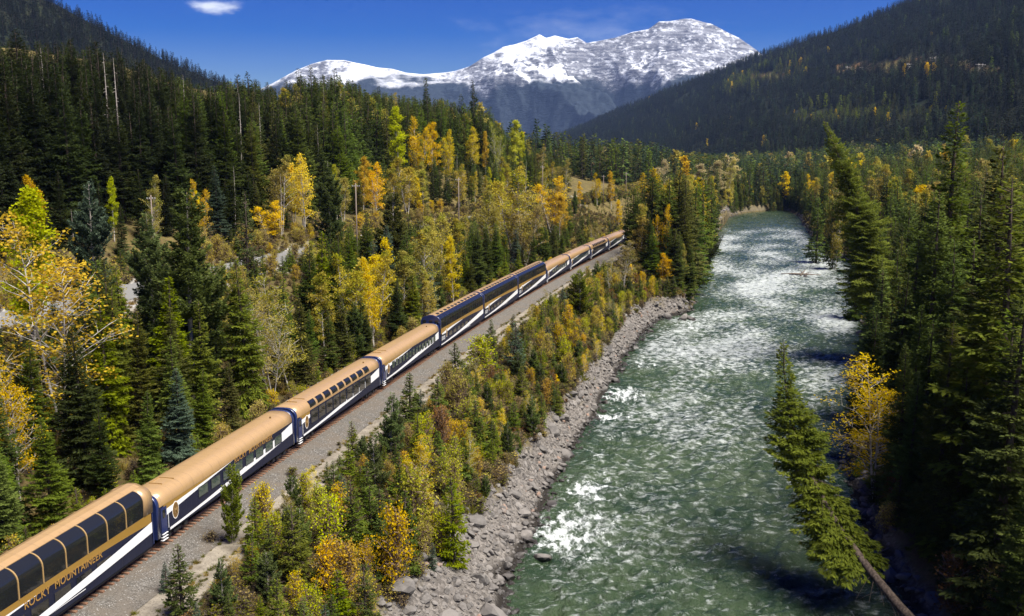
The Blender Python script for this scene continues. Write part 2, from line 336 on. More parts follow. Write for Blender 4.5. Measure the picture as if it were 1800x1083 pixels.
# right-hand mountain
R_ridge = I([880, 980, 1040, 1100, 1200, 1270, 1340, 1400, 1480, 1540, 1600, 1700, 1800, 2300], [275, 240, 216, 190, 150, 124, 97, 77, 52, 28, 4, -36, -80, -260])
def r_noise(X, Y, tt, t): return (20 * fbm(X / 330, Y / 330, 4, 61) * np.minimum(1, (1 - tt) * 6) - 12 * np.abs(pn(X / 500, Y / 2500, 66)) * np.sin(np.pi * tt)) * (t <= 1)
def clear_r(X, Y, Z, tt=None):
    px, py, d = proj(X, Y, Z); w = fbm(X / 60, Y / 60, 3, 71)
    a = np.exp(-((py - (122 - 14 * np.exp(-((px - 1640) / 70) ** 2) + 8 * w)) / 9) ** 2) * ((px > 1470) & (px < 1760))
    b = np.exp(-((py - (134 + 4 * w)) / 4) ** 2) * ((px > 1290) & (px < 1380))
    return np.clip(np.maximum(a, b) * 1.6 - .3, 0, 1)
mtn_r, (MRX, MRY, MRZ, MRT) = mountain('mountain_right', np.linspace(880, 2300, 200), R_ridge, I([880, 980, 1340, 1600, 1800, 2300], [5200, 4700, 3300, 2600, 2250, 1700]), I([880, 980, 1340, 1600, 1800, 2300], [3600, 3000, 1450, 950, 700, 480]), 8, [HILLM], 110, .7, 1.12, r_noise, lambda X, Y, Z, tt: {'clear': clear_r(X, Y, Z).ravel()}, 'dark forested mountainside sloping down to the valley')
# left-hand mountain
L_ridge = I([-600, -200, 0, 90, 200, 300, 400, 480, 560, 650], [-240, -105, -30, 4, 62, 112, 152, 182, 215, 262])
mtn_l, (MLX, MLY, MLZ, MLT) = mountain('mountain_left', np.linspace(-600, 650, 130), L_ridge, I([-600, 0, 300, 650], [1500, 1750, 1950, 2300]), I([-600, 0, 300, 650], [700, 1000, 1250, 1800]), 30, [HILLM], 70, .7, 1.05, lambda X, Y, tt, t: 14 * fbm(X / 260, Y / 260, 4, 81) * np.minimum(1, (1 - tt) * 6) * (t <= 1), lambda X, Y, Z, tt: {'clear': np.zeros(X.size)}, 'steep dark forested mountain behind the left hillside')
# snow mountain
S_x = [250, 380, 440, 480, 520, 548, 575, 605, 640, 662, 690, 715, 745, 775, 800, 825, 850, 868, 885, 900, 915, 930, 948, 960, 975, 1000, 1015, 1032, 1050, 1080, 1110, 1140, 1150, 1158, 1180, 1200, 1215, 1235, 1250, 1275, 1300, 1340, 1420, 1600]
S_y = [215, 190, 165, 145, 122, 110, 103, 104, 112, 118, 121, 128, 131, 128, 124, 116, 100, 92, 80, 77, 72, 67, 59, 66, 62, 66, 63, 74, 72, 66, 56, 50, 43, 37, 35, 32, 32, 38, 41, 54, 66, 95, 150, 250]
def s_noise(X, Y, tt, t):
    e = np.minimum(1, (1 - tt) * 9.0 + .06) * np.minimum(1, tt * 2.5)
    g = ridged(X / 1500 + .0002 * Y, Y / 2600, 5, 91, .45) - .6
    g2 = fbm(X / 520, Y / 700, 5, 95, .55)
    # buttress running down from the main summit towards the viewer
    px = 900 + FOC * X / Y; k = np.interp(px, [450, 700, 800, 900, 1350], [.35, .35, .8, 1, 1])
    g3 = ridged(X / 170, Y / 260, 3, 99, .5) - 1.2
    return (np.minimum(g - .5, 0) * 560 + (g2 - .8) * 95 + np.minimum(g3, 0) * 16) * e * k * (t <= 1)
SNOWM = mat('alpine_snow_rock', (.8, .8, .82), .8, spec=.2); n = N(SNOWM); P = n.pos()
sep = n.node('ShaderNodeSeparateXYZ'); n.l.new(P, sep.inputs[0]); zz = sep.outputs[2]
nor = n.node('ShaderNodeSeparateXYZ'); n.l.new(n.node('ShaderNodeNewGeometry').outputs['Normal'], nor.inputs[0])
n1 = n.noise(P, .0022, 8, .62); n2 = n.noise(n.map(P, (1, .5, 2.2)), .026, 9, .72)
sx = n.math('DIVIDE', sep.outputs[0], sep.outputs[1]); face = n.math('ADD', n.rng(sx, .0, .15, 0, .20), n.rng(n.noise(n.map(P, (1, .6, 1.6)), .0021, 3, .5), .42, .62, -.06, .16)); steep = n.math('SUBTRACT', n.math('ADD', nor.outputs[2], n.math('MULTIPLY', n.math('SUBTRACT', n2, .5), .34)), face)
snow = n.rng(steep, .67, .83)
strata = n.noise(n.map(P, (.25, .25, 2.2)), .02, 6, .65)
rockc = n.mix(n.rng(strata, .38, .64), (.07, .073, .085), (.21, .215, .235))
rockc = n.mix(n.rng(n.noise(n.map(P, (1, .6, 1.8)), .014, 9, .74), .48, .64), rockc, (.60, .62, .66))
upper = n.mix(snow, rockc, (.66, .68, .72))
line = n.math('ADD', zz, n.math('MULTIPLY', n.math('SUBTRACT', n1, .5), 620.))
c = n.mix(n.rng(line, 560, 690), n.mix(n.rng(n.noise(P, .02, 6, .7), .42, .58), (.010, .017, .024), (.020, .030, .038)), upper)
n.col(c); n.bump(n.math('ADD', n2, n.math('MULTIPLY', strata, .6)), .8, 22.)
mtn_s, _ = mountain('mountain_snow', np.linspace(300, 1500, 640), I(S_x, S_y), I([250, 700, 1600], [9200, 9400, 9000]), I([250, 1600], [5200, 5200]), 0, [SNOWM], 340, .5, 1.9, s_noise, None, 'jagged snow capped mountain range at the head of the valley')
# valley sheet reaching under the mountains
far = link('valley_floor', mesh_np('valley_floor', [(-9000, 20, -14), (9000, 20, -14), (9000, 12000, -14), (-9000, 12000, -14)], [(0, 1, 2, 3)], [HILLM]), kind='structure')
far['label'] = 'wide valley floor under the distant forest'
#@@TRACK
# ================================================================== railway
def sweep(name, prof, s0, s1, ds, m, zf=None, parent=None, wob=0, smooth=False, vat=None):
    """sweep an open cross-section (lateral to the right, height) along the track"""
    S = np.arange(s0, s1 + ds, ds); A = np.array([track_s(s) for s in S]); prof = np.array(prof, float)
    lat = prof[:, 0][None, :] + wob * np.array([fbm(S / 6, S * 0 + k * 3.1, 3, 77) * (0 if k in () else 1) for k in range(len(prof))]).T
    X = A[:, 0, None] + np.cos(A[:, 2, None]) * lat; Y = A[:, 1, None] - np.sin(A[:, 2, None]) * lat
    Z = np.repeat(prof[:, 1][None, :], len(S), 0) if zf is None else zf(X, Y) + prof[:, 1][None, :]
    me = mesh_np(name, np.stack([X, Y, Z], -1).reshape(-1, 3), grid_faces(*X.shape)[:, ::-1], [m], smooth=smooth)
    return link(name, me, parent)
BALL = mat('ballast_gravel', (.2, .19, .17), .95, spec=.15); n = N(BALL); P = n.pos()
vor = n.node('ShaderNodeTexVoronoi'); n.l.new(P, vor.inputs['Vector']); vor.inputs['Scale'].default_value = 13.
vc = n.node('ShaderNodeSeparateColor'); n.l.new(vor.outputs['Color'], vc.inputs[0])
g = n.mix(vc.outputs[0], (.055, .05, .043), (.18, .166, .146)); g = n.mix(n.rng(n.noise(P, .5, 5), .35, .7), g, (.13, .11, .088)); n.col(n.mix(n.rng(vc.outputs[1], .965, .975), g, (.28, .27, .25)))
n.bump(n.math('SUBTRACT', 1., vor.outputs['Distance']), .9, .08)
ballast = sweep('ballast_bed', [(-3.9, -.85), (-2.6, -.33), (-1.4, -.30), (0, -.30), (1.4, -.30), (2.4, -.32), (3.6, -.7), (4.6, -.80)], -70, 700, 2, BALL, wob=.12)
ballast['kind'] = 'structure'; ballast['label'] = 'grey gravel ballast bed under the railway'
ROADM = mat('gravel_track', (.3, .27, .22), .95, spec=.1); n = N(ROADM); P = n.pos()
rc = n.mix(n.rng(n.noise(P, .8, 6, .65), .3, .7), (.15, .128, .098), (.26, .228, .18)); n.col(n.mix(n.rng(n.noise(P, 9, 3), .55, .7), rc, (.09, .08, .066))); n.bump(n.noise(P, 8, 5, .7), .6, .06)
road = sweep('service_road', [(4.5, .03), (5.3, .07), (6.5, .05), (7.6, .07), (8.4, .03)], -70, 520, 3, ROADM, zf=lambda X, Y: tz(X, Y), wob=.25)
road['kind'] = 'structure'; road['label'] = 'pale two-track gravel service road beside the railway'
HWYM = mat('asphalt', (.055, .055, .056), .85); n = N(HWYM); n.col(n.mix(n.noise(n.pos(), 1.5, 5), (.13, .127, .12), (.19, .185, .175)))
hwy = sweep('highway', [(-53.5, .03), (-50, .07), (-46.5, .08), (-43, .03)], -60, 520, 4, HWYM, zf=lambda X, Y: tz(X, Y) * 0 + 8.05)
hwy['kind'] = 'structure'; hwy['label'] = 'highway on the gravel bench above the railway'
track = link('railway_track', None); track['label'] = 'single railway track with brown wooden ties running under the train'; track['category'] = 'railway track'
RAILM = mat('rail_steel', (.16, .10, .075), .5, .7)
for s in (-.74, .74):
    sweep('rail', [(s - .07, -.2), (s - .035, -.14), (s - .035, 0), (s + .035, 0), (s + .035, -.14), (s + .07, -.2)], -70, 640, 2, RAILM, parent=track)
TIEM = mat('tie_wood', (.14, .075, .045), .9, spec=.15); n = N(TIEM); oi = n.node('ShaderNodeObjectInfo').outputs['Random']; n.col(n.mix(oi, n.mix(n.noise(n.obj(), 6, 5), (.11, .055, .035), (.23, .125, .075)), (.24, .135, .085)))
mb = MB(); mb.box((-.115, -1.38, -.17), (.115, 1.38, 0)); tie_me = mb.mesh('tie', TIEM)
r_ = random.Random(3); rest = MB()
for i in range(760):
    s = -26 + i * .62; x, y, th = track_s(s)
    if i < 300:
        o = link('tie', tie_me, track); o.location = (x, y, -.19 + r_.uniform(-.012, .012)); o.rotation_euler[2] = math.pi / 2 - th + r_.uniform(-.02, .02)
        o.scale = (1, r_.uniform(.97, 1.05), 1)
    else:
        a = math.pi / 2 - th; ca, sa = math.cos(a), math.sin(a); b0 = len(rest.v); rest.box((-.115, -1.38, -.36), (.115, 1.38, -.19))
        rest.v[b0:] = [(x + ca * q[0] - sa * q[1], y + sa * q[0] + ca * q[1], q[2]) for q in rest.v[b0:]]
rest.build('far_ties', TIEM, track)['kind'] = 'stuff'
# ================================================================== train
def paint(name, col, rough=.3, metal=0., coat=.5, seam=0.):
    m = mat(name, col, rough, metal, .5 if coat else .22, coat); n = N(m); d = n.noise(n.map(n.obj(), (.5, 1, 2.5)), 1.6, 6, .65)
    n.col(n.mix(n.rng(d, .35, .75, 0, .35), col, tuple(min(1, q * .75 + .02) for q in col))); n.set(n.b.inputs['Roughness'], n.rng(d, .3, .7, rough, rough + .14))
    if seam:      # panel joints across the car, with a little grime streaking along them
        sx = n.node('ShaderNodeSeparateXYZ'); n.l.new(n.obj(), sx.inputs[0]); fr = n.math('ABSOLUTE', n.math('SUBTRACT', n.math('FRACT', n.math('DIVIDE', sx.outputs[0], seam)), .5)); ln = n.rng(fr, 0., .03 / seam, 1, 0)
        grime = n.math('MULTIPLY', n.rng(n.noise(n.map(n.obj(), (2.2, .5, .5)), 1.5, 5, .7), .5, .75), .35); f = n.math('MINIMUM', n.math('ADD', n.math('MULTIPLY', ln, .55), grime), 1.)
        n.col(n.mix(f, n.b.inputs['Base Color'].links[0].from_socket, tuple(q * .45 + .008 for q in col))); n.bump(n.math('SUBTRACT', 1., ln), .5, .02)
    return m
NAVY = paint('navy_paint', (.009, .011, .027), .38, 0., .0, .81); GOLD = paint('gold_paint', (.30, .17, .03), .34, .15, .3); WHITE = paint('white_paint', (.74, .74, .73), .4)
ROOFM = paint('gold_roof_paint', (.345, .218, .10), .34, .05, .35, 1.62); NAVYB = paint('blue_paint', (.010, .020, .085), .3)
GLASS = mat('tinted_glass', (.012, .013, .014), .04, 0, .7); GLASSG = mat('green_glass', (.035, .055, .045), .05, 0, .8)
TRIM = mat('frame_gold', (.42, .27, .11), .4, .3); TRIMD = mat('frame_dark', (.02, .022, .03), .4); UNDER = mat('underframe_black', (.012, .012, .013), .8); STEEL = mat('wheel_steel', (.10, .085, .075), .5, .6)
LETTER = mat('lettering_gold', (.36, .20, .05), .45, .2); EMB = mat('emblem_brown', (.17, .095, .03), .4, .2); STEPM = mat('step_white', (.62, .62, .62), .5)
CARL, PITCHL = 25.75, 26.2
def text_mesh(body, size, m, name):
    cu = bpy.data.curves.new(name, 'FONT'); cu.body = body; cu.size = size; cu.extrude = .004; cu.offset = .006; cu.space_character = 1.06; cu.space_word = 1.1
    o = bpy.data.objects.new(name, cu); C.objects.link(o); dg = bpy.context.evaluated_depsgraph_get(); me = bpy.data.meshes.new_from_object(o.evaluated_get(dg))
    bpy.data.objects.remove(o); me.materials.clear(); me.materials.append(m); return me
TXT = [text_mesh(q, .62, LETTER, 'lettering') for q in ('ROCKY', 'MOUNTAINEER')]; MON = text_mesh('M', .62, TRIM, 'monogram')
def dims(me): return max(v.co.x for v in me.vertices) - min(v.co.x for v in me.vertices)
def strip(x, zlo, zhi, y, name, m, parent):
    """flat painted band on the side (and its mirror on the other side)"""
    V = []; F = []
    for sg in (-1, 1):
        b = len(V); k = len(x)
        for a, l, h in zip(x, zlo, zhi): V += [(a, sg * y, l), (a, sg * y, h)]
        for i in range(k - 1):
            q = (b + 2 * i, b + 2 * i + 2, b + 2 * i + 3, b + 2 * i + 1); F.append(q if sg < 0 else q[::-1])
    return link(name, mesh_np(name, V, F, [m]), parent)
def extrude(name, prof, x0, x1, m, parent, smooth=False, cap=True, nx=1):
    k = len(prof); V = []; mb = MB(); xs = np.linspace(x0, x1, nx + 1)
    for x in xs: V += [(x, a, b) for a, b in prof]
    F = [(j * k + i, j * k + (i + 1) % k, (j + 1) * k + (i + 1) % k, (j + 1) * k + i) for j in range(nx) for i in range(k)]
    if cap: F += [tuple(range(k))[::-1], tuple(nx * k + i for i in range(k))]
    mb.add(V, F); o = mb.build(name, m, parent)
    if smooth:
        me = o.data; me.polygons.foreach_set('use_smooth', np.array([len(p.vertices) == 4 for p in me.polygons]))
    return o
def rot_mesh_part(name, me, loc, parent, side, sc=1.):
    o = link(name, me, parent); o.location = loc; o.rotation_euler = (math.pi / 2, 0, 0 if side < 0 else math.pi); o.scale = (sc, sc, 1); return o
_win = {}
def window(parent, x0, x1, z0, z1, side, y, glass, frame, fw=.05):
    key = (round(x1 - x0, 2), round(z1 - z0, 2), glass.name, frame.name, fw)
    if key not in _win:
        w, h = (x1 - x0) / 2, (z1 - z0) / 2; f = MB(); t = .03
        f.box((-w - fw, -t, -h - fw), (w + fw, 0, -h)); f.box((-w - fw, -t, h), (w + fw, 0, h + fw)); f.box((-w - fw, -t, -h), (-w, 0, h)); f.box((w, -t, -h), (w + fw, 0, h))
        g = MB(); g.box((-w, -.016, -h), (w, .0, h)); _win[key] = (f.mesh('window', frame), g.mesh('pane', glass))
    a, b = _win[key]; o = link('window', a, parent); o.location = ((x0 + x1) / 2, side * y, (z0 + z1) / 2); o.rotation_euler[2] = 0 if side < 0 else math.pi
    link('pane', b, o); return o
_bog = {}
def bogie(parent, x):
    if not _bog:
        f = MB()
        for sg in (-1, 1):
            f.box((-1.75, sg * 1.12 - .09, .42), (1.75, sg * 1.12 + .09, .66)); f.box((-.55, sg * 1.14 - .16, .28), (.55, sg * 1.14 + .16, .5))
            for q in (-1.25, 1.25): f.box((q - .22, sg * 1.16 - .17, .26), (q + .22, sg * 1.16 + .17, .6))
        f.box((-.25, -1.1, .45), (.25, 1.1, .75)); _bog['f'] = f.mesh('bogie', UNDER)
        w = MB()
        for sg in (-1, 1): w.tube([(0, sg * .66, 0), (0, sg * .82, 0)], .46, 18)
        w.tube([(0, -.66, 0), (0, .66, 0)], .09, 8); _bog['w'] = w.mesh('wheelset', STEEL)
    o = link('bogie', _bog['f'], parent); o.location = (x, 0, 0)
    for q in (-1.25, 1.25): w = link('wheelset', _bog['w'], o); w.location = (q, 0, .46)
def emblem(parent, x, z, side, y, h=.62, w=.42):
    for nm, m, k, dy in (('emblem', WHITE, 1.14, .014), ('emblem_ring', TRIM, 1.03, .02), ('emblem_face', EMB, .93, .026)):
        mb = MB(); nseg = 28; V = [(k * w * math.cos(2 * math.pi * i / nseg), 0, k * h * math.sin(2 * math.pi * i / nseg)) for i in range(nseg)]
        V += [(a, .012, c) for a, b, c in V]; mb.add(V, [tuple(range(nseg))] + [(i + nseg, (i + 1) % nseg + nseg, (i + 1) % nseg, i) for i in range(nseg)])
        if nm == 'emblem': root = mb.build(nm, m, parent); root.location = (x, side * (y + dy), z); root.rotation_euler[2] = 0 if side < 0 else math.pi
        else: o = mb.build(nm, m, root); o.location = (0, -(dy - .014), 0)
    o = link('monogram', MON, root); o.rotation_euler = (math.pi / 2, 0, 0); o.location = (-dims(MON) * .5 - .02, -.03, -.22)
def lettering(parent, x0, x1, z, side, y):
    a, b = dims(TXT[0]), dims(TXT[1]); sp = .42; sc = (x1 - x0) / (a + b + sp); x = x0 if side < 0 else x1; d = -side
    rot_mesh_part('lettering', TXT[0], (x, side * y, z), parent, side, sc); rot_mesh_part('lettering', TXT[1], (x + d * (a + sp) * sc, side * y, z), parent, side, sc)
def undergear(t, lo, boxes):
    bogie(t, 3.3); bogie(t, CARL - 3.3)
    for a, b in boxes:
        mb = MB(); mb.box((a, -1.2, .42), (b, 1.2, lo)); mb.box((a + .15, -1.24, .5), (b - .15, 1.24, lo - .15)); mb.build('equipment_box', UNDER, t)
    mb = MB(); mb.tube([(-.25, 0, .85), (.6, 0, .85)], .14, 8); mb.tube([(CARL - .6, 0, .85), (CARL + .25, 0, .85)], .14, 8); mb.build('coupler', UNDER, t)
def steps(t, x, side):
    mb = MB()
    for k in range(3): mb.box((x, side * 1.5 - .12, .38 + k * .24), (x + .75, side * 1.5 + .12, .42 + k * .24))
    mb.build('step', STEPM, t)
def make_single(kind):
    """kind: 'plain' eight-window coach, 'dome' coach with roof-edge windows, 'many' coach with a row of windows"""
    t = link('railcar', None); HW = 1.52; EV = 3.14; TOP = 4.2; L = CARL
    sideprof = [(-HW, .8), (HW, .8), (HW, EV), (-HW, EV)]
    extrude('body', sideprof, .32, L - .32, NAVY, t)
    roof = [(HW * math.copysign(abs(math.cos(a)) ** .62, math.cos(a)), EV + (TOP - EV) * abs(math.sin(a)) ** .86) for a in np.linspace(0, math.pi, 25)]
    extrude('roof', [(a * 1.004, b + .003) for a, b in roof] + [(-HW * 1.004, EV - .02), (HW * 1.004, EV - .02)], .33, L - .33, ROOFM, t, True, nx=18)
    hoop = [(a * 1.012, b + .02) for a, b in roof] + [(-HW * 1.012, .72), (HW * 1.012, .72)]
    for a, b in ((0, .42), (L - .42, L)):
        e = extrude('end_frame', hoop, a, b, NAVYB, t, True); gx = -.012 if a == 0 else L
        mb = MB(); mb.box((gx, -.45, 1.0), (gx + .012, .45, 3.1)); mb.build('end_door', UNDER, e)
        mb = MB(); x0, x1 = (-.22, -.012) if a == 0 else (L + .012, L + .22); mb.box((x0, -.62, .95), (x1, -.5, 3.35)); mb.box((x0, .5, .95), (x1, .62, 3.35)); mb.box((x0, -.5, 3.2), (x1, .5, 3.35)); mb.build('diaphragm', UNDER, e)
    mb = MB(); mb.box((.4, -1.42, .66), (L - .4, 1.42, .8)); mb.build('underframe', UNDER, t)
    undergear(t, .7, [(7, 10.2), (11.2, 14.8), (16, 18.4)])
    # livery
    x = np.linspace(1.85, L - .43, 50); q = x / L
    strip(x, .83 + 1.15 * q ** 1.5, 1.02 + 1.15 * q ** 1.5 + .92 * q ** 2, HW + .004, 'white_swoosh', WHITE, t)
    xe = 12.6; x = np.linspace(1.05, xe, 24); u = (x - 1.05) / (xe - 1.05)
    if kind != 'dome':
        strip(x, 2.15 + .97 * u ** .9, 2.68 + .44 * u ** .9, HW + .005, 'white_ribbon', WHITE, t); strip(x, 2.68 + .44 * u ** .9, x * 0 + EV, HW + .005, 'gold_band', GOLD, t)
    else:
        x = np.linspace(1.05, 3.6, 8); u = (x - 1.05) / 11.5; strip(x, 2.15 + .97 * u ** .9, 2.68 + .44 * u ** .9, HW + .005, 'white_ribbon', WHITE, t); strip(x, 2.68 + .44 * u ** .9, x * 0 + EV, HW + .005, 'gold_band', GOLD, t)
    for sd in (-1, 1):
        emblem(t, 2.75, 2.15, sd, HW)
        mb = MB(); mb.box((.62, -.02, -1.0), (1.42, .02, 1.0)); d = mb.build('door', NAVYB, t); d.location = (0, sd * (HW + .012), 1.98)
        mb = MB(); mb.box((.82, -.012, .15), (1.22, .012, .8)); w = mb.build('door_pane', GLASS, d); w.location = (0, sd * .016, 0)
        mb = MB(); mb.tube([(1.56, 0, 1.15), (1.56, 0, 2.3)], .025, 6); h = mb.build('grab_rail', STEPM, t); h.location = (0, sd * (HW + .07), 0)
        steps(t, .65, sd)
        if kind == 'plain':
            for a in (6.4, 8.55, 10.65, 12.75, 14.95, 17.0, 19.1, 21.15): window(t, a, a + 1.5, 1.88, 2.66, sd, HW + .012, GLASSG, TRIMD)
            lettering(t, 12.8, 20.6, 2.76, sd, HW + .012)
        elif kind == 'many':
            for k in range(14): a = 4.1 + k * 1.42; window(t, a, a + .95, 1.92, 2.74, sd, HW + .012, GLASSG, TRIMD)
        else:
            for k in range(9): a = 3.9 + k * 2.06; window(t, a, a + 1.75, 1.70, 2.95, sd, HW + .012, GLASS, TRIMD)
            for k in range(9):
                a = 3.75 + k * 2.06; ang = np.linspace(.20, .92, 6); mb = MB(); V = []
                for off in (.012, .04):
                    for xx in (a, a + 1.55): V += [(xx, sd * (HW * abs(math.cos(p)) ** .62 + off), EV + (TOP - EV) * math.sin(p) ** .86 + off * math.sin(p)) for p in ang]
                F = [(12 + i, 12 + i + 1, 18 + i + 1, 18 + i) for i in range(5)] + [(0, 5, 17, 12), (6, 18, 23, 11), (0, 12, 18, 6), (5, 11, 23, 17)]
                mb.add(V, F if sd < 0 else [f[::-1] for f in F]); mb.build('skylight', GLASS, t, True)
    for xx in (2.6, ):
        mb = MB(); mb.box((xx, -.55, TOP - .04), (xx + .06, .55, TOP + .09)); mb.box((xx, .5, TOP - .05), (xx + 1.5, .56, TOP + .08)); mb.box((xx + 1.45, -.75, TOP - .02), (xx + 1.5, .56, TOP + .07)); mb.build('roof_hatch', TRIM, t)
    mb = MB(); mb.tube([(L - 3.2, -.5, TOP - .03), (L - 3.2, -.5, TOP + .14)], .09, 8); mb.build('roof_vent', EMB, t)
    return t
def make_bilevel(kind):
    """kind 'big': large curved dome panes with gold ribs; 'small': continuous row of narrow panes, open platform at the near end"""
    t = link('dome_railcar', None); HW = 1.55; L = CARL; Z1 = 4.28
    curve = [(HW - .92 * (1 - math.cos(a)), Z1 + .88 * math.sin(a)) for a in np.linspace(0, math.pi / 2 * .93, 8)]
    top = [(curve[-1][0], curve[-1][1] + .02), (.3, 5.32), (-.3, 5.32), (-curve[-1][0], curve[-1][1] + .02)]
    full = [(HW, .62)] + curve + [(.3, 5.32), (-.3, 5.32)] + [(-a, b) for a, b in curve[::-1]] + [(-HW, .62)]
    lower = [(-HW, .62), (HW, .62), (HW, 3.2), (-HW, 3.2)]
    extrude('body', lower, .3, L - .3, NAVY, t)
    e0 = 1.25 if kind == 'big' else .45
    for a, b in ((.02, e0), (L - e0, L - .02)):
        lo = [(HW + .004, 3.15)] + [(p + .004, q + .004) for p, q in curve] + [(.3, 5.325), (-.3, 5.325)] + [(-p - .004, q + .004) for p, q in curve[::-1]] + [(-HW - .004, 3.15)]
        extrude('dome_end', lo, a, b, ROOFM if kind == 'big' else NAVYB, t, True)
    # inner dark volume seen through the glass, floor of the upper deck and seats
    inner = [(p * .86, q - .22) for p, q in curve]
    extrude('upper_deck', [(1.4, 3.18), (1.4, 3.3), (-1.4, 3.3), (-1.4, 3.18)], e0, L - e0, UNDER, t)
    roofp = [(curve[-1][0] + .02, curve[-1][1] - .05), (curve[-1][0] + .02, curve[-1][1] + .03), (.3, 5.335), (-.3, 5.335), (-curve[-1][0] - .02, curve[-1][1] + .03), (-curve[-1][0] - .02, curve[-1][1] - .05)]
    extrude('roof', roofp, .3, L - .3, ROOFM, t)
    if kind == 'big':
        ribs = [e0 + i * (L - 2 * e0) / 10 for i in range(11)]
    else:
        ribs = [e0 + i * (L - 2 * e0) / 18 for i in range(19)]
    fw = .05 if kind == 'big' else .03
    for i in range(len(ribs) - 1):
        a, b = ribs[i] + fw * .6, ribs[i + 1] - fw * .6
        for sd in (-1, 1):
            P1 = [(HW - .01, 3.24), (HW - .01, Z1)]; nm = 'window'
            mb = MB(); V = [(xx, sd * (p - o), q) for o in (0, .025) for xx in (a, b) for p, q in P1]
            F = [(0, 2, 3, 1), (4, 5, 7, 6), (0, 1, 5, 4), (2, 6, 7, 3), (0, 4, 6, 2), (1, 3, 7, 5)]; mb.add(V, F if sd < 0 else [f[::-1] for f in F]); w = mb.build('side_window', GLASS, t)
            mb = MB(); kk = len(curve); V = [(xx, sd * (p - o), q - o * .6) for o in (.01, .04) for xx in (a, b) for p, q in curve]
            F = [(j, kk + j, kk + j + 1, j + 1) for j in range(kk - 1)] + [(2 * kk + j, 2 * kk + j + 1, 3 * kk + j + 1, 3 * kk + j) for j in range(kk - 1)]
            mb.add(V, F if sd < 0 else [f[::-1] for f in F]); mb.build('dome_window', GLASS, t, True)
    for x in ribs[1:-1] if kind == 'big' else ribs[1:-1]:
        for sd in (-1, 1):
            mb = MB(); o = .03 if kind == 'big' else .004; P1 = [(HW, 3.2)] + curve; kk = len(P1)
            V = [(xx, sd * (p + oo * (1 if q < 5 else .4)), q + oo * .7 * (q > 4.3)) for oo in (o, -.05) for xx in (x - fw, x + fw) for p, q in P1]
            F = [(j, kk + j, kk + j + 1, j + 1) for j in range(kk - 1)] + [(j, j + 1, 2 * kk + j + 1, 2 * kk + j) for j in range(kk - 1)] + [(kk + j, 3 * kk + j, 3 * kk + j + 1, kk + j + 1) for j in range(kk - 1)]
            mb.add(V, F if sd < 0 else [f[::-1] for f in F]); mb.build('rib', TRIM if kind == 'big' else TRIMD, t)
    xs = np.linspace(.32, L - .32, 50); q = xs / L
    zg = 2.82 - .55 * np.exp(-xs / 3.5) - .45 * q ** 4
    strip(xs, zg, xs * 0 + 3.21, HW + .004, 'gold_band', GOLD, t)
    zl = .68 + 1.0 * q ** 1.7; strip(xs, zl, zl + .14 + .70 * q ** 1.2, HW + .045, 'white_swoosh', WHITE, t)
    xe = 12.5; x2 = np.linspace(.9, xe, 24); u = (x2 - .9) / (xe - .9); zg2 = 2.82 - .55 * np.exp(-x2 / 3.5) - .45 * (x2 / L) ** 4
    strip(x2, zg2 - .42 * (1 - u) ** .8, zg2, HW + .006, 'white_ribbon', WHITE, t)
    mb = MB(); mb.box((.3, -1.45, .42), (L - .3, 1.45, .62)); mb.build('underframe', UNDER, t)
    undergear(t, .6, [(7.5, 18)])
    for sd in (-1, 1):
        emblem(t, 3.3, 2.1, sd, HW, .58, .34)
        mb = MB(); mb.box((5.5, -.01, 0), (17, .01, .04)); o = mb.build('skirt_line', STEPM, t); o.location = (0, sd * (HW + .01), .95)
        for k in range(7): a = 4.6 + k * 2.3; window(t, a, a + 1.7, 1.42, 2.12, sd, HW + .004, GLASS, NAVY, .03)
        if kind == 'big':
            lettering(t, L - 14.85, L - 6.7, 2.36, sd, HW + .02)
        else:
            mb = MB(); mb.box((.5, -.02, 1.35), (2.3, .012, 2.2)); o = mb.build('platform_opening', UNDER, t); o.location = (0, sd * (HW + .004), 0)
            mb = MB()
            for k in range(4): mb.tube([(.5, 0, 1.4 + .16 * k), (2.3, 0, 1.4 + .16 * k)], .022, 5)
            o = mb.build('railing', STEPM, t); o.location = (0, sd * (HW + .05), 0)
    for gx, sg in ((.02, -1), (L - .02, 1)):
        mb = MB(); x0, x1 = sorted((gx, gx + sg * .02)); prof = [(p - .06, qq - .05) for p, qq in curve]
        V = [(x0 if False else gx + sg * .012, a, b) for a, b in [(HW - .03, .65)] + prof + [(.3, 5.26), (-.3, 5.26)] + [(-a, b) for a, b in prof[::-1]] + [(-HW + .03, .65)]]
        k = len(V); V2 = [(gx - sg * .1, b, c) for a, b, c in V]; ff = [tuple(range(k)), ] + [(i, (i + 1) % k, (i + 1) % k + k, i + k) for i in range(k)]
        mb.add(V + V2, ff); e = mb.build('end_wall', NAVYB, t)
        for yy in (-.98, 0, .98):
            mb = MB(); xx = gx + sg * .014; a, b = sorted((xx, xx + sg * .02)); mb.box((a, yy - .27, 3.95), (b, yy + .27, 4.55)); mb.build('end_window', GLASS, e)
        mb = MB(); a, b = sorted((gx + sg * .012, gx + sg * .22)); mb.box((a, -.62, .95), (b, -.5, 3.2)); mb.box((a, .5, .95), (b, .62, 3.2)); mb.box((a, -.5, 3.05), (b, .5, 3.2)); mb.build('diaphragm', UNDER, e)
    if kind == 'small':
        for k in range(12):
            mb = MB(); xx = 1.5 + k * 1.95; mb.box((xx, -.68, 5.2), (xx + .9, -.3, 5.37)); mb.build('roof_panel', TRIMD, t)
    return t
def copy_tree(o, parent=None):
    c = o.copy(); C.objects.link(c); c.parent = parent
    for ch in o.children:
        if ch.parent == o: copy_tree(ch, c)
    return c
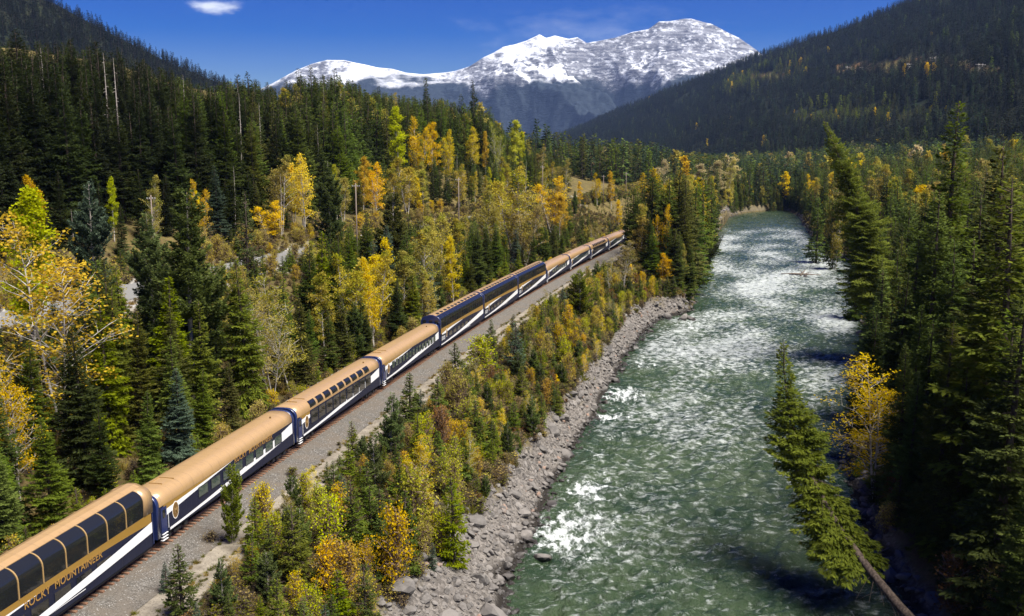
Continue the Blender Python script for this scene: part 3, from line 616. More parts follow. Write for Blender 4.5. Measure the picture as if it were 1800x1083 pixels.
CARS = [(-1, 'big', 'nearest double-deck dome railcar with large curved windows and gold ribs, cut by the frame'),
        (0, 'plain', 'gold-roofed single-level coach coupled to the nearest dome railcar, gold lettering on its side'),
        (1, 'dome', 'gold-roofed coach with a row of skylight windows along its roof edge'),
        (2, 'many', 'single-level coach with many small windows just before the blue end of a double-deck railcar'),
        (3, 'small', 'first of three double-deck railcars mid-train, its blue end wall with windows showing'),
        (4, 'small', 'middle of the three double-deck railcars coupled mid-train'),
        (5, 'small', 'last of the three double-deck railcars mid-train, ahead of the far single-level coaches'),
        (6, 'plain', 'first far single-level coach beyond the three double-deck railcars'),
        (7, 'many', 'second far single-level coach beyond the three double-deck railcars'),
        (8, 'dome', 'third far single-level coach beyond the double-deck railcars'),
        (9, 'plain', 'fourth far single-level coach, close to where the train enters the spruces'),
        (10, 'many', 'farthest visible single-level coach running in behind the riverbank spruces'),
        (11, 'plain', 'last coach of the train, almost hidden by the riverbank spruces')]
CARNAME = ['nearest dome railcar', 'lettered gold-roofed coach', 'coach with roof-edge skylights', 'many-windowed coach', 'first mid-train double-deck car', 'middle mid-train double-deck car', 'last mid-train double-deck car', 'first far coach', 'second far coach', 'third far coach', 'fourth far coach', 'farthest coach']
protos = {}
for k, kind, lab in CARS:
    if kind not in protos: o = protos[kind] = make_bilevel(kind) if kind in ('big', 'small') else make_single(kind)
    else: o = copy_tree(protos[kind])
    x, y, th = track_s(k * PITCHL + .22); o.location = (x, y, 0)
    x2, y2, _ = track_s(k * PITCHL + .22 + CARL); o.rotation_euler[2] = math.atan2(y2 - y, x2 - x)
    o['label'] = lab; o['category'] = 'railcar'; o['group'] = 'passenger cars of the train'
#@@TREES
# ================================================================== plants: prototypes
def tube_np(paths, n):
    """paths: list of (pts (k,3), radii (k,)) -> V, F quads"""
    V = []; F = []; b = 0
    ang = np.arange(n) * 2 * np.pi / n
    for p, r in paths:
        p = np.asarray(p, float); t = np.gradient(p, axis=0); t /= np.linalg.norm(t, axis=1)[:, None] + 1e-9
        ref = np.where(np.abs(t[:, 2:3]) < .9, [[0, 0, 1.]], [[1., 0, 0]]); u = np.cross(t, ref); u /= np.linalg.norm(u, axis=1)[:, None]; w = np.cross(t, u)
        ring = p[:, None] + (u[:, None] * np.cos(ang)[None, :, None] + w[:, None] * np.sin(ang)[None, :, None]) * np.asarray(r)[:, None, None]
        k = len(p); V.append(ring.reshape(-1, 3)); i = np.arange(k * n).reshape(k, n) + b; j = np.roll(i, -1, 1)
        F.append(np.stack([i[:-1], j[:-1], j[1:], i[1:]], -1).reshape(-1, 4)); b += k * n
    return np.concatenate(V), np.concatenate(F)
def cards(P, D, Nn, l, w, waist=.45):
    """rhombic sprays: base P, direction D, normal Nn, length l, half width w"""
    S = np.cross(D, Nn); S /= np.linalg.norm(S, axis=1)[:, None] + 1e-9; m = P + D * (l * waist)[:, None]
    V = np.stack([P, m + S * w[:, None], P + D * l[:, None], m - S * w[:, None]], 1).reshape(-1, 3)
    return V, np.arange(len(V)).reshape(-1, 4)
def unit(v): return v / (np.linalg.norm(v, axis=1)[:, None] + 1e-9)
def conifer(seed, H, R, cb=.08, dlev=.5, nb=6, spray=.5, dens=1., droop=.35, style='spruce', spine=None, gap=.12, flat=1.0):
    """returns (trunk V,F), (crown V,F,tint)"""
    g = np.random.default_rng(seed)
    if spine is None:
        ph, am = g.uniform(0, 6.28), g.uniform(.002, .012) * H
        spine = lambda t: np.stack([am * np.sin(3 * t + ph) - am * math.sin(ph), am * np.cos(2.3 * t + ph) - am * math.cos(ph), H * t], -1)
    tt = np.linspace(0, 1, 11); rad0 = .012 * H + .05
    tr = tube_np([(spine(tt), rad0 * (1 - tt) ** .8 + .015)], 7)
    # branch origins
    z = []; zz = cb
    while zz < .985:
        z += [zz + (g.uniform(-.3, .3) * dlev / H if style != 'pine' else g.uniform(-.08, .08) * dlev / H) for _ in range(nb if zz < .8 else max(3, nb - 2))]; zz += dlev / H * (1 - .45 * zz)
    z = np.clip(np.array(z), cb * .9, .99); nB = len(z); t = (z - cb) / (1 - cb); t = np.clip(t, 0, 1)
    if style == 'pine': prof = (1 - t) ** .62 * np.clip(.5 + 1.8 * t, 0, 1)
    elif style == 'column': prof = np.clip((1 - t) * 2.2, 0, 1) ** .7 * np.clip(.6 + t * 2, 0, 1)
    else: prof = (1 - t) ** .8 * np.clip(.62 + 1.6 * t, 0, 1)
    L = R * prof * g.uniform(.62, 1.15, nB) + .12 * spray; L *= np.where(g.random(nB) < gap, g.uniform(.3, .7, nB), 1)
    clumpy = 1 + .22 * np.sin(z * H * .55 + g.uniform(0, 6)) * (style != 'young'); L *= clumpy
    az = g.uniform(0, 2 * np.pi, nB)
    if style == 'pine': el = .25 + .5 * t + g.normal(0, .1, nB); dr = .12 * np.ones(nB); up = .28
    else: el = -.10 + .75 * t ** 1.5 + g.normal(0, .10, nB); dr = droop * (1 - .75 * t); up = .18
    bt = g.random(nB)
    # sprays
    cnt = np.maximum(3, (dens * (L / spray) ** 1.45 * 4.2)).astype(int); ib = np.repeat(np.arange(nB), cnt); M = len(ib)
    lo = .22 if style == 'pine' else .12
    u = lo + (1 - lo) * g.random(M) ** .75; v = g.uniform(-1, 1, M); v = np.sign(v) * np.abs(v) ** .85
    fan = .36 * L[ib] * (1.02 - u) ** .65 * np.clip(u * 2.2, 0, 1) + .05
    r = L[ib] * u; hz = L[ib] * (np.sin(el[ib]) * u - dr[ib] * u ** 1.4 + up * u ** 3) - np.abs(v) * fan * (.30 if style != 'pine' else .0) * flat
    if style == 'pine': hz = hz + g.normal(0, .10, M) * spray + np.abs(g.normal(0, .3, M)) * spray
    else: hz = hz - np.abs(g.normal(0, .22, M)) * spray
    ca, sa = np.cos(az[ib]), np.sin(az[ib]); off = v * fan; base = spine(z[ib])
    P = base + np.stack([ca * r - sa * off, sa * r + ca * off, hz], -1)
    out = np.stack([ca, sa, 0 * ca], -1); side = np.stack([-sa, ca, 0 * ca], -1)
    slope = np.sin(el[ib]) - 1.4 * dr[ib] * u ** .4 + 3 * up * u ** 2
    if style == 'pine': D = unit(out * .8 + side * (v * .9)[:, None] + np.stack([0 * u, 0 * u, .35 + .3 * g.normal(size=M)], -1) + .35 * g.normal(size=(M, 3)))
    else: D = unit(out * (1 - .5 * np.abs(v))[:, None] + side * (v * .9)[:, None] + np.stack([0 * u, 0 * u, slope * .7 - .22], -1) + .22 * g.normal(size=(M, 3)))
    Nn = unit(np.stack([0 * u, 0 * u, 1 + 0 * u], -1) + .5 * g.normal(size=(M, 3)))
    l = spray * g.uniform(.65, 1.25, M) * (1 - .25 * t[ib]); w = l * (.22 if style != 'pine' else .24)
    V, F = cards(P, D, Nn, l, w); tint = np.clip(.25 + .5 * (bt[ib] - .5) + .5 * g.random(M), 0, 1)
    # leader
    bp = []
    for i in g.choice(nB, min(nB, 60 if spray < .7 else 0), replace=False) if spray < .7 else []:
        uu = np.linspace(0, .8, 4); o = spine(np.full(4, z[i])); q = o + np.stack([math.cos(az[i]) * L[i] * uu, math.sin(az[i]) * L[i] * uu, L[i] * (math.sin(el[i]) * uu - dr[i] * uu ** 1.4 + up * uu ** 3)], -1); bp.append((q, .035 * (1 - uu) + .012))
    if bp:
        bv, bf = tube_np(bp, 3); tr = (np.concatenate([tr[0], bv]), np.concatenate([tr[1], bf + len(tr[0])]))
    return tr, (V, F, tint)
def deciduous(seed, H, R, cb=.3, nleaf=3500, leaf=.26, stems=1, spread=.55, sparse=0., asym=0., thick=1.):
    g = np.random.default_rng(seed); paths = []; tips = []
    for s in range(stems):
        a0 = g.uniform(0, 6.28); lean = (0 if stems == 1 else g.uniform(.05, .16)) * H; h = H * (1 if s == 0 else g.uniform(.7, .97)); tt = np.linspace(0, 1, 9)
        ph = g.uniform(0, 6); sp = np.stack([math.cos(a0) * lean * tt + .012 * H * np.sin(4 * tt + ph), math.sin(a0) * lean * tt + .012 * H * np.cos(3.3 * tt + ph), h * tt], -1)
        r0 = (.009 * H + .035) * (1 if stems == 1 else .75) * thick; paths.append((sp, r0 * (1 - tt) ** .9 + .012))
        nb = int(16 + H * 1.1)
        for i in range(nb):
            t = cb + (1 - cb) * (i + g.random()) / nb * .98; b = np.array([np.interp(t, tt, sp[:, k]) for k in range(3)]); q = (t - cb) / (1 - cb)
            L = R * (math.sin(math.pi * min(1, (.16 + .84 * q)) ** .85) ** .7 * .95 + .12) * g.uniform(.6, 1.1); az = g.uniform(0, 6.28); L *= 1 + asym * math.cos(az)
            el = .25 + spread + .5 * q + g.normal(0, .12); uu = np.linspace(0, 1, 5); wob = g.normal(0, .05 * L, (5, 3)) * uu[:, None]
            p = b + np.stack([math.cos(az) * L * uu * math.cos(el * .8), math.sin(az) * L * uu * math.cos(el * .8), L * (math.sin(el) * uu * .95 - .12 * uu ** 2)], -1) + wob
            p[:, 2] = np.minimum(p[:, 2], H * 1.02); paths.append((p, (.012 * L + .014) * thick * (1 - uu) + .007))
            for k in range(4):
                f = g.uniform(.3, .95); bb = np.array([np.interp(f, uu, p[:, j]) for j in range(3)]); d = g.normal(size=3); d[2] = abs(d[2]) * .6 + .15; d /= np.linalg.norm(d); l2 = L * g.uniform(.22, .42)
                e = bb + d * l2; paths.append((np.array([bb, (bb + e) / 2 + g.normal(0, .03, 3), e]), np.array([.014, .010, .006]))); tips += [(bb * .5 + e * .5), e, e]
            tips += [p[3], p[4], p[4]]
    tr = tube_np([paths[i] for i in range(stems)], 6) if False else tube_np(paths, 4)
    tips = np.array(tips); wgt = g.random(len(tips)) ** (1 + 2 * sparse); wgt /= wgt.sum(); ix = g.choice(len(tips), nleaf, p=wgt)
    P = tips[ix] + g.normal(0, .034 * H / 2 ** .5 * (.55 if H > 6 else .9) + .07, (nleaf, 3)) * [1, 1, .8]; P[:, 2] = np.clip(P[:, 2], .05 * H, H * 1.04)
    D = unit(g.normal(size=(nleaf, 3)) + [0, 0, -.25]); Nn = unit(g.normal(size=(nleaf, 3)) + [0, 0, .8]); l = leaf * g.uniform(.6, 1.3, nleaf)
    V, F = cards(P, D, Nn, l, l * .42, .5); cl = g.random(len(tips)); tint = np.clip(.5 * cl[ix] + .6 * g.random(nleaf) - .05, 0, 1)
    return tr, (V, F, tint)
def snag(seed, H):
    g = np.random.default_rng(seed); tt = np.linspace(0, 1, 8); sp = np.stack([.01 * H * np.sin(3 * tt), .01 * H * tt, H * tt], -1); paths = [(sp, (.008 * H + .04) * (1 - tt) + .03)]
    for i in range(26):
        t = g.uniform(.25, .97); b = np.array([np.interp(t, tt, sp[:, k]) for k in range(3)]); az = g.uniform(0, 6.28); L = g.uniform(.4, 1.5) * (1.2 - t); paths.append((b + np.array([[0, 0, 0], [math.cos(az) * L * .5, math.sin(az) * L * .5, -.05], [math.cos(az) * L, math.sin(az) * L, -.25 * L]]), np.array([.04, .03, .015])))
    return tube_np(paths, 5), None
# meshes: PR[kind] = list of (Href, trunk mesh, crown mesh, joined mesh)
PR = {}
def proto(kind, Href, tc, bk, lf, joined=False):
    (tv, tf), cr = tc
    tm = mesh_np(kind + '_trunk', tv, tf, [bk], smooth=True); cm = mesh_np(kind + '_crown', cr[0], cr[1], [lf], fattr={'tint': cr[2]}) if cr else None; jm = None
    if joined:
        V = np.concatenate([tv, cr[0]]); F = np.concatenate([tf, cr[1] + len(tv)]); jm = mesh_np(kind + '_tree', V, F, [bk, lf], fmat=np.r_[np.zeros(len(tf)), np.ones(len(cr[1]))], fattr={'tint': np.r_[np.zeros(len(tf)), cr[2]]})
    PR.setdefault(kind, []).append((Href, tm, cm, jm))
for i in range(5): proto('spruce', 30, conifer(100 + i, 30, 3.9 + .4 * (i % 3), .05, .44, 6, .52, 1.3, .42 - .04 * i), BK['brown'], LM['green'])
for i in range(2): proto('cedar', 22, conifer(130 + i, 22, 3.4, .03, .42, 6, .48, 1.35, .62, flat=1.5), BK['brown'], LM['lime'])
for i in range(3): proto('pine', 24, conifer(140 + i, 24, 4.4, .10, .80, 7, .48, 3.4, .2, 'pine'), BK['grey'], LM['pinegn'])
for i in range(4): proto('young', 5, conifer(150 + i, 5, 1.25, .03, .24, 6, .24, 1.15, .25, 'young'), BK['brown'], LM['green'])
for i in range(2): proto('youngpine', 7, conifer(160 + i, 7, 1.8, .06, .42, 6, .27, 3.0, .15, 'pine'), BK['grey'], LM['pinegn'])
for i in range(5): proto('birch', 17, deciduous(200 + i, 17, 3.1, .22, 5200, .27, 1 + i % 3, .55), BK['birch'], LM['gold'])
for i in range(3): proto('aspen', 20, deciduous(220 + i, 20, 2.9, .18, 7500, .30, 1, .7), BK['birch'], LM['ylime'])
for i in range(3): proto('thin', 16, deciduous(230 + i, 16, 3.2, .2, 4600, .17, 2 + i % 2, .5, .5, thick=.55), BK['birch'], LM['tan'])
for i in range(5): proto('shrub', 3, deciduous(240 + i, 3, 1.0, .08, 1700, .10, 5, .55, .5), BK['twig'], LM['gold'])
for i in range(5): proto('midspruce', 28, conifer(300 + i, 28, 3.8, .05, 1.0, 6, .92, 1.35, .36), BK['brown'], LM['green'])
for i in range(3): proto('snag', 22, snag(330 + i, 22), BK['grey'], None)
# low-detail trees for the far forest, joined meshes kept out of the scene and instanced
FARC = bpy.data.collections.new('forest_library')
FAR_INDEX = {}
def far_proto(key, tc, lf):
    (tv, tf), cr = tc; V = np.concatenate([tv, cr[0]]); F = np.concatenate([tf, cr[1] + len(tv)])
    me = mesh_np('far_tree', V, F, [BK['brown'], lf], fmat=np.r_[np.zeros(len(tf)), np.ones(len(cr[1]))], fattr={'tint': np.r_[np.zeros(len(tf)), cr[2]]})
    o = bpy.data.objects.new('library_%03d' % len(FARC.objects), me); FAR_INDEX.setdefault(key, []).append(len(FARC.objects)); FARC.objects.link(o)
def unitize(tc, H):
    (tv, tf), cr = tc; return (tv / H, tf), (cr[0] / H, cr[1], cr[2])
MIDC = [unitize(conifer(300 + i, 28, 3.8, .05, 1.0, 6, .92, 1.35, .36), 28) for i in range(4)]
LOWC = [unitize(conifer(340 + i, 25, 3.0, .04, 2.1, 5, 2.1, 1.25, .3), 25) for i in range(3)]
MIDD = [unitize(deciduous(360 + i, 16, 3.2, .15, 700, .75, 1), 16) for i in range(2)]
for m in ('green', 'dark', 'black', 'olive', 'blue'):
    for q in MIDC: far_proto('mid_' + m, q, LM[m])
for m in ('far', 'olive', 'green', 'dark', 'black', 'lime', 'deep'):
    for q in LOWC: far_proto('low_' + m, q, LM[m])
for m in ('gold', 'tan', 'yellow', 'pale', 'orange'):
    for q in MIDD: far_proto('dec_' + m, q, LM[m])
SHR = [unitize(deciduous(380 + i, 1.3, .75, .03, 300, .12, 5, .2, .3), 1.3) for i in range(3)]
for m in ('brush', 'grass', 'weed', 'rust', 'tan'):
    for q in SHR: far_proto('brush_' + m, q, LM[m])
def tuft(seed):
    g = np.random.default_rng(seed); n_ = 70; P = np.stack([g.normal(0, .22, n_), g.normal(0, .22, n_), 0 * g.random(n_)], -1); D = unit(np.stack([g.normal(0, .45, n_), g.normal(0, .45, n_), 1 + 0 * g.random(n_)], -1)); Nn = unit(g.normal(size=(n_, 3))); l = g.uniform(.35, 1., n_)
    V, F = cards(P, D, Nn, l, .035 + 0 * l, .3); return (np.array([(0, 0, 0), (.01, 0, 0), (.01, 0, .05), (0, 0, .05)]), np.array([(0, 1, 2, 3)])), (V, F, g.random(n_))
for m in ('grass', 'weed'):
    for i in range(2): far_proto('tuft_' + m, tuft(400 + i), LM[m])
def scatter(name, pts, label, category, parent=None, coll=FARC):
    """pts: (x, y, z, height, width, index). one object instancing library plants on its points"""
    pts = np.asarray(pts, float); me = bpy.data.meshes.new(name); me.vertices.add(len(pts)); me.vertices.foreach_set('co', pts[:, :3].astype(np.float32).ravel())
    a = me.attributes.new('pick', 'INT', 'POINT'); a.data.foreach_set('value', pts[:, 5].astype(np.int32))
    a = me.attributes.new('size', 'FLOAT_VECTOR', 'POINT'); a.data.foreach_set('vector', np.stack([pts[:, 4], pts[:, 4], pts[:, 3]], -1).astype(np.float32).ravel())
    a = me.attributes.new('turn', 'FLOAT_VECTOR', 'POINT'); g = np.random.default_rng(len(pts)); n_ = len(pts); tl = pts[:, 6] if pts.shape[1] > 6 else np.full(n_, .04)
    a.data.foreach_set('vector', np.stack([g.normal(0, 1, n_) * tl, g.normal(0, 1, n_) * tl, g.uniform(0, 6.28, n_)], -1).astype(np.float32).ravel())
    o = link(name, me, parent, kind='stuff', label=label)
    if parent is None: o['category'] = category
    ng = bpy.data.node_groups.new(name, 'GeometryNodeTree'); ng.interface.new_socket('Geometry', in_out='INPUT', socket_type='NodeSocketGeometry'); ng.interface.new_socket('Geometry', in_out='OUTPUT', socket_type='NodeSocketGeometry')
    nn = ng.nodes; gi = nn.new('NodeGroupInput'); go = nn.new('NodeGroupOutput'); ip = nn.new('GeometryNodeInstanceOnPoints'); ci = nn.new('GeometryNodeCollectionInfo')
    ci.inputs['Collection'].default_value = coll; ci.inputs['Separate Children'].default_value = True; ci.inputs['Reset Children'].default_value = True
    def at(nm, ty):
        q = nn.new('GeometryNodeInputNamedAttribute'); q.data_type = ty; q.inputs['Name'].default_value = nm; return [s for s in q.outputs if s.enabled and s.name == 'Attribute'][0]
    er = nn.new('FunctionNodeEulerToRotation'); L_ = ng.links
    L_.new(gi.outputs[0], ip.inputs['Points']); L_.new(ci.outputs[0], ip.inputs['Instance']); ip.inputs['Pick Instance'].default_value = True
    L_.new(at('pick', 'INT'), ip.inputs['Instance Index']); L_.new(at('turn', 'FLOAT_VECTOR'), er.inputs[0]); L_.new(er.outputs[0], ip.inputs['Rotation']); L_.new(at('size', 'FLOAT_VECTOR'), ip.inputs['Scale']); L_.new(ip.outputs[0], go.inputs[0])
    md = o.modifiers.new('scatter', 'NODES'); md.node_group = ng; return o
# ================================================================== plants: where they grow
def jitter_grid(x0, x1, y0, y1, d, seed):
    g = np.random.default_rng(seed); xs = np.arange(x0, x1, d); ys = np.arange(y0, y1, d); X, Y = np.meshgrid(xs, ys); X = X + g.uniform(-.46, .46, X.shape) * d; Y = Y + g.uniform(-.46, .46, Y.shape) * d; return X.ravel(), Y.ravel()
TREES = []      # dicts
def inframe(X, Y, Z, m=220):
    px, py, d = proj(X, Y, Z); return (px > -m) & (px < 1800 + m) & (d > 20)
def add_tree(x, y, h, kind, leaf, w=1., z=None, label=None, zone='', lm=False, bark=None, name=None, spine=None, rot=None):
    if z is None: z = float(tz(np.array([x]), np.array([y]))[0])
    TREES.append(dict(x=float(x), y=float(y), z=z, h=float(h), kind=kind, leaf=leaf, w=w, label=label, zone=zone, lm=lm, bark=bark, name=name, rot=rot))
def land(px, py, Y, kind, leaf, label, w=1., zone='', hmax=None, name=None, bark=None):
    """tree whose top shows at (px, py) and that stands at distance Y"""
    q = unp(px, py, Y=Y); z = float(tz(np.array([q[0]]), np.array([q[1]]))[0]); h = max(2., q[2] - z)
    add_tree(q[0], q[1], h, kind, leaf, w, z, label, zone, True, bark, name)
#@@LANDMARKS
def landL(px, py, lat, *a, **k):
    Ys = np.linspace(60, 900, 1700); X = (px - 900) / FOC * (Ys / math.cos(PITCH)) * .99; f = X - xt(Ys) - lat; j = np.where(np.diff(np.sign(f)) != 0)[0]
    land(px, py, float(Ys[j[0]]) if len(j) else 150., *a, **k)
# --- landmark trees, left of the train
landL(40, 335, -35, 'aspen', 'ylime', 'bright yellow-green broadleaf tree at the edge of the frame above the sparse yellow birch', 1.25)
land(100, 385, 93, 'thin', 'yellow', 'tall sparse yellow birch with bare white branches beside the nearest dome railcar', 1.35)
land(20, 630, 80, 'thin', 'orange', 'thin birch with rusty orange leaves low at the edge of the frame', 1.1)
landL(155, 318, -34, 'pine', 'blue', 'thin grey-green pine with a pale trunk behind the sparse yellow birch', .85)
land(258, 372, 118, 'pine', 'pinegn', 'layered green pine in front of the white-topped utility pole', 1.0)
land(322, 332, 110, 'pine', 'pinegn', 'broad layered green pine standing behind the blue-green spruce', 1.1)
land(305, 642, 92, 'spruce', 'blue', 'small blue-green spruce close behind the lettered gold-roofed coach', 1.5)
land(425, 448, 112, 'cedar', 'lime', 'yellow-green drooping cedar behind the lettered gold-roofed coach', 1.15)
landL(378, 290, -66, 'spruce', 'blue', 'blue-green spruce beside the narrow golden birch above the pines', 1.15)
landL(350, 318, -64, 'birch', 'gold', 'narrow golden birch beside a blue-green spruce above the layered pines', .75)
landL(430, 335, -40, 'young', 'pinegn', 'slim pale green young pine beside the orange bush', .7)
landL(472, 354, -62, 'birch', 'orange', 'small round bright orange tree above the dry grass clearing', 1.9)
landL(262, 312, -66, 'birch', 'tan', 'small tan birch just behind the white-topped utility pole', .8)
land(500, 488, 122, 'thin', 'tan', 'bare white-stemmed birch with tan leaves behind the lettered coach', 1.35)
land(470, 505, 118, 'thin', 'tan', 'leaning white birch with few tan leaves beside the yellow-green cedar', 1.1)
landL(540, 432, -17, 'spruce', 'green', 'dense dark green spruce between the bare birches and the train', 1.35)
landL(560, 405, -19, 'cedar', 'lime', 'yellow-green cedar rising out of the dense spruces behind the skylight coach', 1.2)
landL(612, 395, -21, 'spruce', 'green', 'tall green spruce under the brown utility pole', 1.2)
landL(645, 372, -22, 'spruce', 'green', 'green spruce with gold leaves around it beside the brown utility pole', 1.1)
landL(690, 340, -20, 'pine', 'olive', 'broad olive pine with a pale bare lower trunk behind the many-windowed coach', 1.25)
landL(575, 282, -38, 'pine', 'pinegn', 'tall feathery pine above the dense spruces', 1.0)
landL(530, 274, -64, 'birch', 'gold', 'tall golden birch above the dry grass clearing', 1.0)
landL(490, 276, -66, 'birch', 'tan', 'tan-gold birch next to the taller golden birch above the clearing', 1.0)
landL(660, 288, -64, 'birch', 'orange', 'amber birch on the bench behind the brown utility pole', 1.1)
landL(638, 278, -66, 'birch', 'gold', 'gold birch left of the amber birch on the bench', .95)
landL(715, 278, -64, 'birch', 'tan', 'wide tan birch clump on the bench above the olive pine', 1.3)
landL(742, 300, -63, 'birch', 'tan', 'tan-gold birch beside the wide tan clump on the bench', 1.1)
landL(697, 190, -84, 'aspen', 'ylime', 'tall yellow-green aspen standing alone against the dark hillside spruces', .95)
landL(735, 208, -82, 'birch', 'gold', 'narrow gold birch beside the tall yellow-green aspen on the hillside', .8)
landL(760, 218, -84, 'birch', 'gold', 'gold birch in the middle of the bright hillside row', .9)
landL(785, 230, -82, 'birch', 'yellow', 'yellow birch right of the gold birch in the bright hillside row', .8)
landL(830, 224, -86, 'birch', 'yellow', 'yellow birch below the tall dark spire on the hillside', 1.0)
landL(853, 232, -84, 'aspen', 'yellow', 'bright yellow aspen near the end of the bright hillside row', .8)
landL(876, 216, -86, 'thin', 'ylime', 'thin pale aspen with a white trunk near the end of the hillside row', .8)
landL(905, 212, -84, 'aspen', 'ylime', 'tall bright yellow-green aspen at the end of the hillside row', 1.0)
landL(918, 232, -84, 'aspen', 'ylime', 'smaller yellow-green aspen beside the tall bright one at the end of the row', .7)
land(900, 298, 262, 'birch', 'tan', 'large tan birch behind the double-deck railcars', 1.35)
land(860, 338, 250, 'birch', 'tan', 'tan birch left of the large tan birch behind the double-deck railcars', 1.2)
land(925, 345, 258, 'birch', 'tan', 'tan birch between the large tan birch and the bright gold birch', 1.1)
landL(968, 312, -24, 'birch', 'yellow', 'large bright gold birch behind the first far coach', 1.3)
landL(985, 345, -18, 'birch', 'gold', 'gold-green birch on the right flank of the large bright gold birch', 1.2)
landL(1020, 320, -36, 'birch', 'orange', 'narrow amber birch beside the pale highway embankment', .8)
landL(1012, 335, -32, 'pine', 'green', 'green pine in front of the narrow amber birch by the highway', .9)
landL(1000, 352, -20, 'spruce', 'green', 'dark spruce between the gold birch and the highway embankment', 1.2)
land(795, 418, 186, 'birch', 'yellow', 'slim bright yellow birch right behind the double-deck railcars', .75)
land(765, 380, 190, 'birch', 'tan', 'tan-green birch beside the slim bright yellow birch', 1.1)
land(735, 400, 176, 'birch', 'tan', 'tan birch right of the olive pine behind the many-windowed coach', 1.1)
landL(806, 290, -62, 'birch', 'tan', 'tan birch beside a utility pole on the bench', .9)
landL(1088, 352, -14, 'birch', 'yellow', 'small pale yellow tree where the train enters the trees', .9)
land(990, 280, 420, 'birch', 'tan', 'pale tan birch in front of the valley conifers', 1.0)
land(955, 290, 400, 'birch', 'tan', 'tan-orange birch by the pole at the foot of the hill', 1.0)
land(1050, 305, 440, 'birch', 'gold', 'gold birch next to the pale pole above the highway', .9)
land(1075, 302, 450, 'birch', 'gold', 'gold birch right of the pale pole above the highway', .8)
land(1128, 306, 430, 'birch', 'gold', 'gold birch behind the riverbank spruces', .9)
for px, py, Y, w in ((420, 128, 245, 1.35), (440, 124, 250, 1.25), (528, 118, 262, 1.15), (546, 113, 265, 1.0), (592, 118, 270, 1.1), (618, 138, 272, 1.1), (665, 150, 285, 1.1), (752, 136, 300, .8), (836, 146, 330, .75), (812, 164, 322, 1.0), (772, 190, 310, 1.), (645, 160, 280, 1.), (210, 82, 190, 1.4), (120, 64, 176, 1.3), (30, 50, 165, 1.4), (165, 70, 182, 1.2), (255, 110, 200, 1.2), (300, 118, 214, 1.1), (335, 135, 224, 1.1), (480, 150, 255, 1.), (700, 165, 290, 1.), (730, 178, 300, 1.), (790, 178, 316, .9), (855, 200, 334, .9)):
    landL(px, py, -104 - (px * 7 % 23), 'spruce', 'black' if px < 350 else 'dark', None, w, 'skyline')
landL(752, 134, -100, 'spruce', 'dark', 'slim dark spruce spire rising highest right of mid-skyline on the hillside', .6)
landL(835, 138, -100, 'spruce', 'dark', 'lone ragged dark spire at the right end of the hillside skyline', .55)
# --- riverbank promontory
for px, py, Y, w, l, lab in ((1150, 296, 268, 1.0, 'green', 'tall spire-topped spruce on the riverbank point where the train disappears'), (1192, 290, 262, 1.25, 'olive', 'broad olive spruce in the middle of the riverbank point'), (1128, 335, 262, 1.0, 'green', 'dark spruce at the train side of the riverbank point'),
                             (1222, 318, 270, 1.0, 'green', 'green spruce right of the broad olive spruce on the riverbank point'), (1205, 345, 250, .9, 'olive', 'shorter olive spruce leaning over the water at the riverbank point'), (1172, 330, 258, .9, 'green', 'green spruce behind the golden birch of the riverbank point'),
                             (1240, 300, 330, 1.0, 'green', 'tall green spruce farther along the point beside the river'), (1255, 320, 380, 1.0, 'green', 'spruce at the far end of the riverbank point'), (1212, 325, 300, 1.1, 'dark', 'dark spruce behind the front row of the riverbank point'), (1140, 365, 252, .85, 'dark', 'dark slim spruce over the far coaches'), (1176, 305, 256, 1.2, 'green', 'dense green spruce left of the broad olive spruce on the riverbank point'), (1212, 305, 256, 1.2, 'olive', 'olive spruce at the water side of the riverbank point'), (1150, 395, 247, 1.2, 'green', 'short dense spruce in front of the tall spire-topped one'), (1188, 400, 245, 1.2, 'olive', 'short olive spruce right of the orange-gold birch'), (1212, 430, 247, 1.1, 'green', 'small spruce at the tip of the riverbank point')):
    land(px, py, Y, 'spruce', l, lab, w * 1.25)
land(1166, 445, 243, 'birch', 'orange', 'bright orange-gold birch low on the riverbank point', 1.35)
land(1164, 362, 254, 'birch', 'orange', 'narrow gold birch crown among the spruces of the riverbank point', .6)
land(1200, 430, 246, 'birch', 'tan', 'thin tan birch among spruces at the water side of the point', .6)
land(1098, 425, 232, 'thin', 'tan', 'sparse pale tan birch clump at the near end of the riverbank point', 1.5)
land(1075, 455, 226, 'thin', 'tan', 'smaller sparse tan birch beside the pale clump below the far coaches', 1.2)
